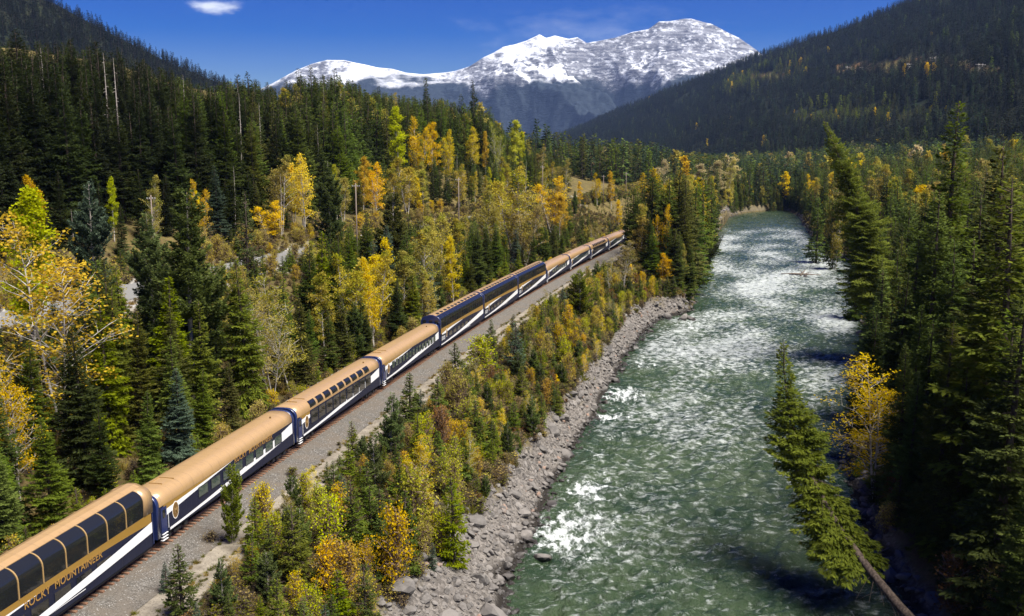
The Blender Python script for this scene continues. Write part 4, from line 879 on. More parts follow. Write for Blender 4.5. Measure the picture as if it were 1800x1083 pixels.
# --- right bank
for px, py, Y, k, l, w, lab in ((1690, 172, 128, 'spruce', 'green', 1.15, 'tallest dark spruce on the right bank with its tip near the clearing'), (1765, 248, 92, 'spruce', 'olive', 1.2, 'huge near spruce with mossy olive branches at the right edge'), (1795, 310, 82, 'cedar', 'lime', 1.2, 'yellow-green tree cut by the right edge of the frame'),
                                (1610, 420, 128, 'cedar', 'green', 1.5, 'wide dark cedar over the water behind the autumn birch'), (1560, 470, 140, 'cedar', 'green', 1.3, 'dark cedar with drooping boughs at the waterside'), (1650, 330, 120, 'spruce', 'green', 1.1, 'dark spruce left of the huge near spruce'), (1720, 420, 98, 'spruce', 'green', 1.2, 'green spruce in front of the tallest right-bank spruce'), (1640, 560, 100, 'spruce', 'green', 1.3, 'green spruce behind the pale birch trunks'),
                                (1600, 330, 190, 'spruce', 'green', 1.0, 'spruce right of the leaning spruce on the far right bank'), (1515, 330, 230, 'spruce', 'green', .9, 'green spruce behind the leaning spruce'), (1790, 480, 74, 'spruce', 'green', 1.2, 'green spruce low at the right edge'), (1700, 640, 82, 'spruce', 'olive', 1.1, 'mossy spruce below the huge near spruce'),
                                (1470, 330, 330, 'spruce', 'green', 1.0, 'spruce at the tip of the right-bank bend'), (1440, 345, 350, 'spruce', 'green', 1.1, 'spruce left of the one at the right-bank bend')):
    land(px, py, Y, k, l, lab, w)
land(1473, 348, 328, 'birch', 'tan', 'pale amber birch with a white trunk at the right-bank bend', .8)
land(1556, 640, 104, 'thin', 'gold', 'autumn birch with sparse amber leaves over the water, behind the leaning spruce', 1.6)
land(1620, 830, 92, 'snag', None, 'bare leaning pale trunk beside the autumn birch', 1.)
for px, py, Y in ((1160, 282, 520), (1232, 290, 560), (1262, 284, 600), (1288, 278, 640)): land(px, py, Y, 'birch', 'pale', None, 1.3, 'palebirch')
# --- saplings on the bank below the train
for px, py, pz, k, l, w, lab in ((402, 815, 985, 'youngpine', 'lime', .62, 'tall young pine whose tip crosses the lettered coach'), (445, 870, 1000, 'young', 'lime', 1.1, 'bushy yellow-green young conifer beside the tall young pine'), (290, 985, 1075, 'young', 'blue', .9, 'small blue-green conifer at the edge of the service road'), (683, 690, 830, 'youngpine', 'pinegn', .8, 'young pine beside the service road below the skylight coach'), (718, 652, 770, 'young', 'green', 1.1, 'young spruce next to the service road below the many-windowed coach'),
                                 (800, 600, 700, 'young', 'green', 1.1, 'dark young spruce in front of the first mid-train double-deck car'), (862, 560, 640, 'young', 'green', .9, 'young spruce with its tip against the double-deck cars'), (845, 592, 680, 'shrub', 'ylime', 1.3, 'yellow-green bush in front of the double-deck cars'), (1020, 475, 560, 'youngpine', 'lime', 1.2, 'round green young pine below the far coaches'), (905, 565, 660, 'young', 'blue', .9, 'blue-green young spruce mid-bank'),
                                 (600, 830, 930, 'young', 'blue', 1., 'blue-green sapling in the middle of the bank'), (700, 800, 900, 'young', 'green', 1.1, 'young spruce in the thicket above the rocks'), (835, 700, 790, 'young', 'green', 1.2, 'young spruce above the widest rocks'), (590, 1000, 1083, 'young', 'lime', 1.2, 'yellow-green conifer at the bottom edge of the bank'), (795, 835, 920, 'young', 'lime', .9, 'small yellow-green spruce at the top of the rocks'), (640, 985, 1075, 'young', 'green', .9, 'green sapling at the bottom edge of the bank')):
    q = unp(px, pz, z=-2.3); Y = q[1]; q2 = unp(px, py, Y=Y); z = float(tz(np.array([q2[0]]), np.array([Y]))[0]); add_tree(q2[0], Y, max(1.5, q2[2] - z), k, l, w, z, lab, '', True)
#@@FILL
def keepout(x, y, r=2.2):
    return all((t['x'] - x) ** 2 + (t['y'] - y) ** 2 > r * r for t in TREES if t['lm'])
g = np.random.default_rng(12)
SKYX = [-200, 0, 120, 210, 300, 345, 420, 450, 480, 525, 600, 650, 700, 800, 850, 870, 900, 930, 960, 1000]; SKYY = [55, 60, 66, 84, 116, 138, 132, 130, 146, 124, 124, 150, 160, 168, 178, 202, 228, 246, 258, 262]
def fill(x0, x1, y0, y1, d, seed, cond, hfn, choose, zone, skip=0.):
    X, Y = jitter_grid(x0, x1, y0, y1, d, seed); T = xt(Y); ok = cond(X, Y, X - T); X, Y = X[ok], Y[ok]; Z = tz(X, Y); H = hfn(X, Y, X - xt(Y), g)
    px, py, d_ = proj(X, Y, Z + H)
    if zone == 'hill':      # the hillside's tree line keeps its skyline
        lim = np.interp(px, SKYX, SKYY) + g.uniform(4, 34, len(X)); lim = np.where((X - xt(Y) > -92) & (px > 640) & (px < 945), g.uniform(262, 300, len(X)), lim); over = np.maximum(0, lim - py) / FOC * d_; H = H - over; px, py, d_ = proj(X, Y, Z + H)
    if seed == 32:
        lim = np.interp(px, [0, 130, 150, 340, 350, 425, 440, 530, 545, 720, 760, 1000, 1100], [565, 565, 440, 440, 490, 470, 500, 480, 405, 372, 380, 375, 380]) + g.uniform(0, 40, len(X)); H = np.maximum(2., H - np.maximum(0, lim - py) / FOC * d_); px, py, d_ = proj(X, Y, Z + H)
    ok = inframe(X, Y, Z) & (g.random(len(X)) > skip) & (H > (6 if zone == 'hill' and seed == 31 else .5))
    lmx = np.array([(t['x'], t['y']) for t in TREES if t['lm']])
    for x, y, z, h, q, w_ in zip(X[ok], Y[ok], Z[ok], H[ok], px[ok], py[ok]):
        if h > 6 and ((lmx - [x, y]) ** 2).sum(1).min() < 7.: continue
        k, l, w = choose(x, y, q, w_, g); add_tree(x, y, h, k, l, w, z, None, zone)
def pick(g, opts):
    r = g.random() * sum(o[0] for o in opts)
    for o in opts:
        r -= o[0]
        if r <= 0: return o[1:]
    return opts[-1][1:]
# hillside above the highway: tall dark conifers
def ch_hill(x, y, px, py, g):
    dk = ('black' if g.random() < .7 else 'dark') if px < 300 else ('dark' if g.random() < (.75 if px < 560 else .35) else 'green')
    lat = x - xt(y)
    if lat > -72 and y > 150 and g.random() < .34: return pick(g, [(3, 'birch', 'gold', .95), (3, 'birch', 'tan', 1.05), (1.2, 'birch', 'orange', .9), (1, 'aspen', 'ylime', .8)])
    if px > 450 and g.random() < .025: return ('birch', 'tan', 1.)
    return pick(g, [(8, 'spruce', dk, 1.1), (1.2, 'spruce', 'olive' if px > 350 else dk, 1.0), (.5, 'snag', None, 1.)])
fill(-330, 30, 90, 640, 5.4, 31, lambda X, Y, l: (l < -63) & (l > -190), lambda X, Y, l, g: np.where(l > -72, g.uniform(9, 16, len(X)), np.interp(Y, [90, 200, 400, 700], [31, 27, 27, 26]) * g.uniform(.78, 1.14, len(X))), ch_hill, 'hill')
# strip between the highway and the train
def ch_strip(x, y, px, py, g):
    if y < 110: return pick(g, [(4, 'spruce', 'green', 1.3), (2.4, 'cedar', 'lime', 1.2), (2, 'spruce', 'dark', 1.25), (1, 'spruce', 'olive', 1.2)])
    return pick(g, [(5, 'spruce', 'green', 1.25), (2.4, 'cedar', 'lime', 1.15), (1.5, 'spruce', 'dark', 1.2), (1.2, 'pine', 'pinegn', 1.), (1.5, 'spruce', 'olive', 1.2), (1.0, 'birch', 'tan', 1.1), (.5, 'birch', 'gold', .9), (.5, 'thin', 'tan', 1.1), (.5, 'spruce', 'blue', 1.3)])
fill(-110, 110, 46, 520, 4.3, 32, lambda X, Y, l: (l > -37.5) & (l < -7), lambda X, Y, l, g: np.interp(Y, [46, 125, 150, 300, 520], [18, 18, 17.5, 17, 17]) * np.interp(l, [-38, -26, -12, -7], [.78, 1, .85, .5]) * g.uniform(.72, 1.12, len(X)), ch_strip, 'strip', .1)
# bushes along the edge of the highway bench
fill(-110, 130, 84, 640, 2.4, 39, lambda X, Y, l: (l > -42.5) & (l < -36) & ~((Y > 128) & (Y < 146)) , lambda X, Y, l, g: g.uniform(2.0, 4.6, len(X)), lambda x, y, px, py, g: pick(g, [(2, 'shrub', 'tan', 1.1), (.8, 'shrub', 'gold', 1.), (3, 'young', 'green', 1.2), (2, 'young', 'lime', 1.2), (1, 'shrub', 'ylime', 1.)]), 'strip', .1)
fill(-110, 80, 84, 470, 3.4, 40, lambda X, Y, l: (l > -63) & (l < -55), lambda X, Y, l, g: g.uniform(1.5, 5, len(X)), lambda x, y, px, py, g: pick(g, [(3, 'shrub', 'tan', 1.1), (1, 'shrub', 'gold', 1.), (1, 'young', 'green', 1.2), (1, 'shrub', 'orange', 1.)]), 'hill', .2)
# undergrowth trees beside the track
fill(-60, 110, 50, 420, 2.6, 33, lambda X, Y, l: (l > -11) & (l < -5.2), lambda X, Y, l, g: g.uniform(1.2, 3.6, len(X)), lambda x, y, px, py, g: pick(g, [(3, 'young', 'lime', 1.1), (2, 'young', 'green', 1.1), (2, 'shrub', 'ylime', 1.1), (2, 'shrub', 'gold', 1.1), (2, 'shrub', 'tan', 1.1)]), 'trackside', .35)
# riverbank promontory and the bank beyond
fill(10, 150, 244, 640, 4.8, 34, lambda X, Y, l: (l > 11) & (X < xl(Y) - 1.8) & ((proj(X, Y, 0 * X - 2)[0] > 1108) | (Y > 345)), lambda X, Y, l, g: np.interp(Y, [244, 262, 300, 640], [14, 24, 25, 26]) * g.uniform(.62, 1.1, len(X)), lambda x, y, px, py, g: pick(g, [(6, 'spruce', 'green', 1.05), (2, 'spruce', 'dark', 1.05), (2, 'spruce', 'olive', 1.1), (1, 'birch', 'tan', .9), (.5, 'birch', 'gold', .8)]), 'point')
fill(20, 175, 236, 660, 3.2, 35, lambda X, Y, l: (X > xl(Y) - 7) & (X < xl(Y) - .9), lambda X, Y, l, g: g.uniform(1.5, 5, len(X)), lambda x, y, px, py, g: pick(g, [(2, 'young', 'olive', 1.2), (2, 'shrub', 'tan', 1.4), (1, 'young', 'green', 1.1), (1.4, 'shrub', 'ylime', 1.2)]), 'pointedge', .2)
# right bank
def ch_right(x, y, px, py, g):
    return pick(g, [(6, 'spruce', 'green', 1.1), (4, 'spruce', 'olive', 1.1), (1, 'spruce', 'dark', 1.15), (1.4, 'cedar', 'green', 1.2), (.55 if y > 170 else 0, 'birch', 'tan', 1.), (.25 if y > 300 else 0, 'birch', 'gold', .9)])
def h_right(X, Y, l, g):
    e = X - xr(Y); return np.interp(Y, [60, 90, 130, 220, 400, 700], [25, 28, 27, 25, 25, 26]) * np.interp(e, [1, 6, 14], [.6, .85, 1]) * g.uniform(.66, 1.12, len(X))
fill(34, 420, 62, 700, 5.6, 36, lambda X, Y, l: (X > xr(Y) + 2.2) & (X < xr(Y) + 60 + Y * .35), h_right, ch_right, 'right')
fill(28, 190, 60, 560, 3.0, 37, lambda X, Y, l: (X > xr(Y) + .8) & (X < xr(Y) + 7), lambda X, Y, l, g: g.uniform(1.5, 6, len(X)), lambda x, y, px, py, g: pick(g, [(3, 'young', 'olive', 1.2), (2, 'young', 'green', 1.2), (2, 'shrub', 'tan', 1.3), (1, 'shrub', 'rust', 1.2), (1.5, 'young', 'lime', 1.2)]), 'rightedge', .25)
# bank below the train: saplings and bushes
def ch_bank(x, y, px, py, g):
    return pick(g, [(3.2, 'young', 'green', 1.0), (3.0, 'young', 'lime', 1.05), (.55, 'young', 'blue', 1.0), (2.2, 'youngpine', 'pinegn', .8), (1.2, 'thin', 'yellow', 1.1), (1.0, 'thin', 'tan', 1.2), (.8, 'shrub', 'gold', .75), (2.0, 'shrub', 'ylime', .8), (.8, 'shrub', 'yellow', .75), (1.0, 'shrub', 'tan', .85), (.35, 'shrub', 'rust', .8), (.25, 'shrub', 'orange', .8)])
def h_bank(X, Y, l, g):
    return np.interp(Y, [60, 110, 180, 250], [4.3, 3.7, 3.5, 3.8]) * np.interp(l, [9, 12, 18, 24], [.7, .95, 1.05, .8]) * np.clip(np.exp(g.normal(0, .33, len(X))), .4, 1.75)
fill(-40, 60, 62, 252, 2.0, 38, lambda X, Y, l: (l > np.where(Y < 98, 7.6, 9.0)) & (X < xl(Y) - rockw(Y) + .6 + .9 * pn(X / 4, Y / 4, 9)), h_bank, ch_bank, 'bank', .12)
# ------------------------------------------------------------------ which plants show largest (coarse painter's pass)
SX, SY = 600, 361; buf = np.full((SY, SX), -1, int)
order = sorted(range(len(TREES)), key=lambda i: -TREES[i]['y'])
for i in order:
    t = TREES[i]; bx, by, d = proj(t['x'], t['y'], t['z']); tx, ty, _ = proj(t['x'], t['y'], t['z'] + t['h'])
    W_ = {'spruce': .12, 'cedar': .16, 'pine': .17, 'birch': .17, 'aspen': .14, 'thin': .14, 'young': .25, 'youngpine': .24, 'shrub': .36, 'snag': .01}[t['kind']] * t['h'] * t['w'] * FOC / d / 3
    y0, y1 = int(max(0, ty / 3)), int(min(SY - 1, by / 3)); cx = bx / 3
    for yy in range(y0, y1 + 1):
        f = (yy - ty / 3) / max(1, by / 3 - ty / 3); ww = W_ * (min(1, f * 1.15 + .04) if t['kind'] in ('spruce', 'cedar', 'pine', 'young', 'youngpine') else math.sin(math.pi * min(1, f * .85 + .12)) ** .6)
        a, b = int(max(0, cx - ww)), int(min(SX - 1, cx + ww))
        if b >= a: buf[yy, a:b + 1] = i
cntv = np.bincount(buf[buf >= 0], minlength=len(TREES))
CLS = {'spruce': 'conifer', 'cedar': 'conifer', 'pine': 'conifer', 'snag': 'snag', 'birch': 'broad', 'aspen': 'broad', 'thin': 'broad', 'young': 'young', 'youngpine': 'young', 'shrub': 'shrub'}
NAME = {'spruce': 'spruce_tree', 'cedar': 'cedar_tree', 'pine': 'pine_tree', 'snag': 'dead_tree', 'birch': 'birch_tree', 'aspen': 'aspen_tree', 'thin': 'birch_tree', 'young': 'young_spruce', 'youngpine': 'young_pine', 'shrub': 'shrub'}
CAT = {'spruce': 'spruce', 'cedar': 'cedar', 'pine': 'pine', 'snag': 'dead tree', 'birch': 'birch', 'aspen': 'aspen', 'thin': 'birch', 'young': 'young spruce', 'youngpine': 'young pine', 'shrub': 'shrub'}
chosen = set(i for i, t in enumerate(TREES) if t['lm'] and cntv[i] > 0)
for cl, lim in (('conifer', 290), ('broad', 200), ('young', 200), ('shrub', 200), ('snag', 25)):
    have = sum(1 for i in chosen if CLS[TREES[i]['kind']] == cl)
    c_ = [i for i in range(len(TREES)) if i not in chosen and CLS[TREES[i]['kind']] == cl and cntv[i] >= 4]; c_.sort(key=lambda i: -cntv[i]); chosen |= set(c_[:max(0, lim - have)])
print('plants', len(TREES), 'individuals', len(chosen))
COLN = {'dark': 'dark green', 'black': 'very dark green', 'green': 'green', 'lime': 'yellow-green', 'olive': 'olive', 'blue': 'blue-green', 'pinegn': 'pale green', 'gold': 'golden', 'orange': 'orange', 'yellow': 'bright yellow', 'ylime': 'yellow-green', 'tan': 'tan', 'pale': 'cream-coloured', 'rust': 'rusty red', 'brush': 'brown', None: 'bare grey'}
def near_car(t):
    s = np.interp(t['y'], TR[:, 2], TR[:, 0]) + .2 * (t['x'] - xt(t['y'])); return CARNAME[int(np.clip(math.floor(s / PITCHL) + 1, 0, 10))]
ZONE = {'skyline': 'on the hillside skyline', 'hill': 'in the hillside forest', 'point': 'on the wooded point between train and river', 'pointedge': 'at the water edge of the wooded point', 'right': 'in the forest across the river', 'rightedge': 'at the water edge across the river', 'palebirch': 'in the valley beyond the riverbank point'}
def size_word(t):
    m = {'conifer': (14, 26), 'broad': (9, 16), 'young': (2.2, 3.8), 'shrub': (2.0, 3.2), 'snag': (8, 18)}[CLS[t['kind']]]; return 'small' if t['h'] < m[0] else ('tall' if t['h'] > m[1] else 'medium-sized')
def auto_label(t):
    if t['zone'] == 'strip': wh = 'in the strip behind the ' + near_car(t)
    elif t['zone'] == 'trackside': wh = 'close against the far side of the ' + near_car(t)
    elif t['zone'] == 'bank': wh = 'on the bank below the ' + near_car(t)
    else:
        wh = ZONE[t['zone']]; px = proj(t['x'], t['y'], t['z'] + t['h'])[0]
        if t['zone'] in ('hill', 'skyline'): wh += ', ' + ('far left' if px < 220 else 'left' if px < 450 else 'behind the clearing' if px < 650 else 'near its lower end')
        if t['zone'] == 'right': wh += ', ' + ('beyond the bend' if t['y'] > 330 else 'behind the leaning spruces' if t['y'] > 140 else 'nearest part')
    return '%s %s %s %s' % (size_word(t), COLN[t['leaf']], CAT[t['kind']], wh)
ORD = ['leftmost', 'second from the left', 'third from the left', 'fourth from the left', 'fifth from the left', 'rightmost']
shared = {}
for i in sorted(chosen):
    t = TREES[i]; t['label'] = t['label'] or auto_label(t).replace(', behind the clearing', ' behind the clearing'); shared.setdefault(t['label'], []).append(i)
for lab, ids in shared.items():
    if 1 < len(ids) <= 6:
        ids.sort(key=lambda i: proj(TREES[i]['x'], TREES[i]['y'], TREES[i]['z'] + TREES[i]['h'])[0])
        for k, i in enumerate(ids):
            o_ = 'rightmost' if k == len(ids) - 1 else ORD[k]
            for L_ in (lab + ', ' + o_ + ' of its kind', lab + ', ' + o_, lab.replace('medium-sized ', '') + ', ' + o_, lab + ', ' + o_.replace(' from the left', ''), lab):
                if len(L_.replace('-', ' ').split()) <= 16: break
            TREES[i]['label'] = L_
r_ = random.Random(5)
rest_pts = {'forest': [], 'thicket': []}
for i, t in enumerate(TREES):
    k = t['kind']
    if i in chosen:
        pk = 'midspruce' if (k == 'spruce' and t['y'] > 290) else k; Href, tm, cm, _ = PR[pk][r_.randrange(len(PR[pk]))]
        o = link(NAME[k], None); o.location = (t['x'], t['y'], t['z'] - .1); s = t['h'] / Href; w = s * t['w'] * r_.uniform(.92, 1.12); o.scale = (w, w, s)
        o.rotation_euler = (r_.gauss(0, .018), r_.gauss(0, .018), r_.uniform(0, 6.28)) if k != 'snag' else (.06, -.16 if t['lm'] else .03, 0)
        a = link('trunk', tm, o)
        if cm is not None:
            b = link('crown', cm, o); b.material_slots[0].link = 'OBJECT'; b.material_slots[0].material = LM[t['leaf']]
        o['label'] = t['label'] or auto_label(t); o['category'] = CAT[k]; o['group'] = '%s trees %s' % (CAT[k], {'skyline': 'on the hillside', 'hill': 'on the hillside', 'strip': 'beside the train', 'trackside': 'beside the train', 'bank': 'on the bank below the train', 'point': 'on the riverbank point', 'pointedge': 'on the riverbank point', 'right': 'on the far bank', 'rightedge': 'on the far bank'}.get(t['zone'], 'in the valley'))
    else:
        if CLS[k] in ('conifer',): key = 'mid_' + (t['leaf'] if 'mid_' + t['leaf'] in FAR_INDEX else 'green')
        elif CLS[k] == 'snag': continue
        elif CLS[k] == 'broad': key = 'dec_' + (t['leaf'] if 'dec_' + t['leaf'] in FAR_INDEX else 'yellow')
        elif CLS[k] == 'young': key = 'mid_' + (t['leaf'] if 'mid_' + t['leaf'] in FAR_INDEX else 'green')
        else: key = 'brush_tan' if t['leaf'] in ('tan', 'gold', 'orange') else 'brush_weed'
        ix = FAR_INDEX[key]; asp = 1.0 if CLS[k] != 'young' else 2.0
        rest_pts['thicket' if CLS[k] in ('young', 'shrub') else 'forest'].append((t['x'], t['y'], t['z'] - .1, t['h'], t['h'] * t['w'] * asp, ix[r_.randrange(len(ix))]))
if rest_pts['forest']: scatter('forest', rest_pts['forest'], 'dense mixed forest filling in behind the nearer trees', 'forest')
if rest_pts['thicket']: scatter('thicket', rest_pts['thicket'], 'low thicket of bushes and saplings between the larger ones', 'thicket')
#@@SPECIAL
# --- two leaning spruces with bent trunks
def leaning(name, base, tip, mid, H, R, leaf, label, seed, cb, droop, bare=False):
    b, m_, e = (np.array(q, float) for q in (base, mid, tip))
    def spine(t):
        t = np.asarray(t, float)[:, None]; return (b * (1 - t) ** 2 + 2 * m_ * t * (1 - t) + e * t ** 2) - b
    (tv, tf), cr = conifer(seed, H, R, cb, .34, 7, .42, 1.35, droop, spine=spine, gap=.16, flat=1.5); o = link(name, None)
    if bare:
        gg = np.random.default_rng(9); bp = []
        for k in range(46):
            t_ = gg.uniform(.07, .4); q = spine(np.array([t_]))[0]; az = gg.uniform(0, 6.28); l_ = gg.uniform(1.2, 3.2); uu = np.linspace(0, 1, 4); bp.append((q + np.stack([np.cos(az) * l_ * uu, np.sin(az) * l_ * uu, -.75 * l_ * uu ** 1.3], -1), .03 * (1 - uu) + .012))
        bv, bf = tube_np(bp, 3); tf = np.concatenate([tf, bf + len(tv)]); tv = np.concatenate([tv, bv])
    o.location = b
    link('trunk', mesh_np('trunk', tv, tf, [BK['brown']], smooth=True), o); link('crown', mesh_np('crown', cr[0], cr[1], [LM[leaf]], fattr={'tint': cr[2]}), o)
    o['label'] = label; o['category'] = 'spruce'; o['group'] = 'leaning spruces over the water'
B = unp(1640, 1130, z=-7.6); Tt = unp(1378, 598, Y=93.); M1 = 2 * unp(1428, 842, Y=86) - .5 * (np.array(B) + np.array(Tt))
leaning('leaning_spruce', B, Tt, M1, float(np.linalg.norm(Tt - B)), 4.0, 'lean', 'spruce leaning far out over the river, alone against the water', 501, .25, .55, True)
B = unp(1568, 615, z=-6.); Tt = unp(1447, 208, Y=182); M1 = unp(1528, 400, Y=184)
leaning('leaning_spruce', B, Tt, M1, float(np.linalg.norm(Tt - B)), 7.0, 'lean', 'tall spruce with a bent leaning top beside the river bend', 502, .08, .5)
B = unp(1195, 520, z=-6.5); B = np.array([52., 286., -7.2]); Tt = unp(1272, 412, Y=288); 
leaning('leaning_spruce', B, Tt, (np.array(B) + Tt) / 2 + [0, 0, -1.], float(np.linalg.norm(Tt - B)), 1.8, 'dark', 'small fallen spruce reaching low over the water from the wooded point', 503, .25, .4)
# ------------------------------------------------------------------ far forest (too many to count)
def far_forest(name, X, Y, Z, hfun, keys, label, seed, tilt=.03):
    g = np.random.default_rng(seed); ok = inframe(X, Y, Z, 150); X, Y, Z = X[ok], Y[ok], Z[ok]; H = hfun(X, Y, Z, g); ids = keys(X, Y, Z, g); w = H * g.uniform(.85, 1.3, len(X))
    scatter(name, np.stack([X, Y, Z - .5, H, w, ids], -1), label, 'forest')
def ids_of(keys, probs, n, g):
    k = g.choice(len(keys), n, p=np.array(probs) / sum(probs)); out = np.zeros(n, int)
    for j, key in enumerate(keys): ix = np.array(FAR_INDEX[key]); m_ = k == j; out[m_] = ix[g.integers(0, len(ix), m_.sum())]
    return out
X, Y = jitter_grid(-420, 900, 640, 2300, 9.5, 51); Z = tz(X, Y); ok = ~((X > xl(Y) - 2) & (X < xr(Y) + 2) & (Y < 668))
far_forest('valley_forest', X[ok], Y[ok], Z[ok], lambda X, Y, Z, g: g.uniform(17, 31, len(X)), lambda X, Y, Z, g: ids_of(['low_far', 'low_olive', 'low_green', 'dec_tan', 'dec_gold', 'dec_pale'], [6, 2.2, 3, .18, .03, .09], len(X), g), 'conifer forest covering the valley floor beyond the river bend', 52)
def on_mountain(MX, MY, MZ, MT, dens, seed, tmax=1.0):
    g = np.random.default_rng(seed); A = np.stack([MX, MY, MZ], -1); n_r, n_c = (MT[:, 0] < .9999).sum(), MX.shape[1]; P_ = []
    a, b, c_, d_ = A[:n_r - 1, :-1], A[:n_r - 1, 1:], A[1:n_r, 1:], A[1:n_r, :-1]; area = np.linalg.norm(np.cross(b - a, d_ - a), axis=-1); cnt = g.poisson(area * dens)
    ii = np.repeat(np.arange(area.size), cnt.ravel()); u, v = g.random(len(ii))[:, None], g.random(len(ii))[:, None]; f = lambda q: q.reshape(-1, 3)[ii]
    return f(a) * (1 - u) * (1 - v) + f(b) * u * (1 - v) + f(c_) * u * v + f(d_) * (1 - u) * v
Q = on_mountain(MRX, MRY, MRZ, MRT, 1 / 95., 61); px, py, d = proj(Q[:, 0], Q[:, 1], Q[:, 2]); g61 = np.random.default_rng(62)
cl = clear_r(Q[:, 0], Q[:, 1], Q[:, 2]); yel = np.exp(-((py - 207 + .012 * (px - 1500)) / 13) ** 2) * np.clip((px - 1370) / 60, 0, 1) * np.clip((1690 - px) / 60, 0, 1)
keep = (g61.random(len(Q)) > cl * .93) & (d < 5200); Q, px, py, cl, yel = Q[keep], px[keep], py[keep], cl[keep], yel[keep]
def keys_r(X, Y, Z, g):
    px, py, d = proj(X, Y, Z); base = ids_of(['low_deep', 'low_black', 'low_far', 'low_green', 'dec_gold'], [7, 2, .8, .25, .004], len(X), g); yel = np.exp(-((py - 207 + .012 * (px - 1500)) / 13) ** 2) * np.clip((px - 1370) / 60, 0, 1) * np.clip((1690 - px) / 60, 0, 1)
    y2 = np.exp(-((py - (140 - .25 * (px - 1340))) / 16) ** 2) * (px > 1270) * (px < 1420); y3 = np.exp(-((py - 138) / 8) ** 2) * (px > 1560) * (px < 1740)
    alt = ids_of(['low_olive', 'low_lime', 'dec_gold', 'dec_yellow', 'low_green'], [3, 3, .08, .16, 3], len(X), g); m_ = g.random(len(X)) < np.maximum(yel * 1.2, y2 * .5); base[m_] = alt[m_]
    a2 = ids_of(['dec_orange', 'dec_gold'], [1, 1], len(X), g); m2 = g.random(len(X)) < y3 * .02; base[m2] = a2[m2]; return base
far_forest('mountain_forest_right', Q[:, 0], Q[:, 1], Q[:, 2], lambda X, Y, Z, g: g.uniform(14, 27, len(X)) * np.where(np.exp(-((proj(X, Y, Z)[1] - 207) / 13) ** 2) * (proj(X, Y, Z)[0] > 1370) > .4, .55, 1), keys_r, 'dark conifer forest covering the mountainside across the river', 63)
Q = on_mountain(MLX, MLY, MLZ, MLT, 1 / 90., 64)
far_forest('mountain_forest_left', Q[:, 0], Q[:, 1], Q[:, 2], lambda X, Y, Z, g: g.uniform(14, 27, len(X)), lambda X, Y, Z, g: ids_of(['low_deep', 'low_black'], [6, 1], len(X), g), 'dark conifer forest on the steep mountain behind the hillside', 65)
#@@SMALL
X, Y = jitter_grid(110, 215, 600, 700, 2.8, 55); ok = (Y > 656) | (X < xl(Y) - 1) | (X > xr(Y) + 1); X, Y = X[ok], Y[ok]; g55 = np.random.default_rng(56); H = g55.uniform(3, 13, len(X))
scatter('river_bend_thicket', np.stack([X, Y, tz(X, Y) - .2, H, H * 1.3, ids_of(['mid_green', 'mid_dark', 'mid_olive', 'dec_tan'], [4, 3, 2, .8], len(X), g55)], -1), 'dark bushes and trees lining the far bend of the river', 'thicket')
# ------------------------------------------------------------------ brush and grass on the ground
def ground_pts(x0, x1, y0, y1, d, seed, cond):
    X, Y = jitter_grid(x0, x1, y0, y1, d, seed); ok = cond(X, Y, X - xt(Y)) & inframe(X, Y, tz(X, Y), 60); return X[ok], Y[ok]
X, Y = ground_pts(-45, 120, 58, 300, .85, 71, lambda X, Y, l: (l > np.where(Y < 100, 7.8, 8.8)) & (X < xl(Y) - rockw(Y) + .5 + 1.2 * pn(X / 3, Y / 3, 9))); g = np.random.default_rng(72)
H = g.uniform(.5, 1.6, len(X)) * np.interp(X - xt(Y), [7.5, 11], [.4, 1])
scatter('undergrowth', np.stack([X, Y, tz(X, Y) - .05, H, H * g.uniform(1, 1.5, len(X)), ids_of(['brush_brush', 'brush_grass', 'brush_weed', 'brush_rust', 'brush_tan', 'tuft_grass', 'tuft_weed'], [4, 1, 3.5, .4, 2, 1, .8], len(X), g)], -1), 'brown and green undergrowth covering the bank below the train', 'undergrowth')
X, Y = ground_pts(-120, 110, 46, 420, 1.5, 73, lambda X, Y, l: ((l > -40) & (l < -4.6)) | ((l > -66) & (l < -54.5)) | ((l > -43) & (l < -40)) | ((np.abs(l - 6.8) < .75) & (np.arange(len(l)) % 2 == 0)) | ((l > 8.0) & (l < 10.5)) | ((l > 3.7) & (l < 4.8) & (np.arange(len(l)) % 3 == 0))); g = np.random.default_rng(74); l = X - xt(Y)
H = np.where(np.abs(l - 6.8) < 3, g.uniform(.12, .3, len(X)), g.uniform(.4, 1.3, len(X)))
scatter('dry_grass', np.stack([X, Y, tz(X, Y) - .03, H, H * g.uniform(.9, 1.5, len(X)), np.where(np.abs(l - 6.8) < 3, ids_of(['tuft_grass', 'tuft_weed'], [1, 1.4], len(X), g), ids_of(['brush_brush', 'brush_grass', 'brush_weed', 'tuft_grass', 'tuft_weed'], [2, 2, 2, 2, 1], len(X), g))], -1), 'dry grass and weeds along the railway and highway', 'grass')
X, Y = ground_pts(-45, 60, 56, 260, .5, 79, lambda X, Y, l: ((np.abs(l - 6.45) < .42 + .3 * pn(X / 3, Y / 3, 15)) | ((l > 8.0 + .5 * pn(X / 4, Y / 4, 16)) & (l < 9.4)) | (np.abs(l - 4.7) < .15 + .45 * pn(X / 4, Y / 4, 17)))); g = np.random.default_rng(80); H = g.uniform(.14, .42, len(X))
scatter('track_grass', np.stack([X, Y, tz(X, Y) + .02, H, H * g.uniform(1., 1.7, len(X)), ids_of(['tuft_grass', 'tuft_weed', 'brush_weed'], [2, 2, .5], len(X), g)], -1), 'grass strips along and between the wheel tracks of the service road', 'grass')
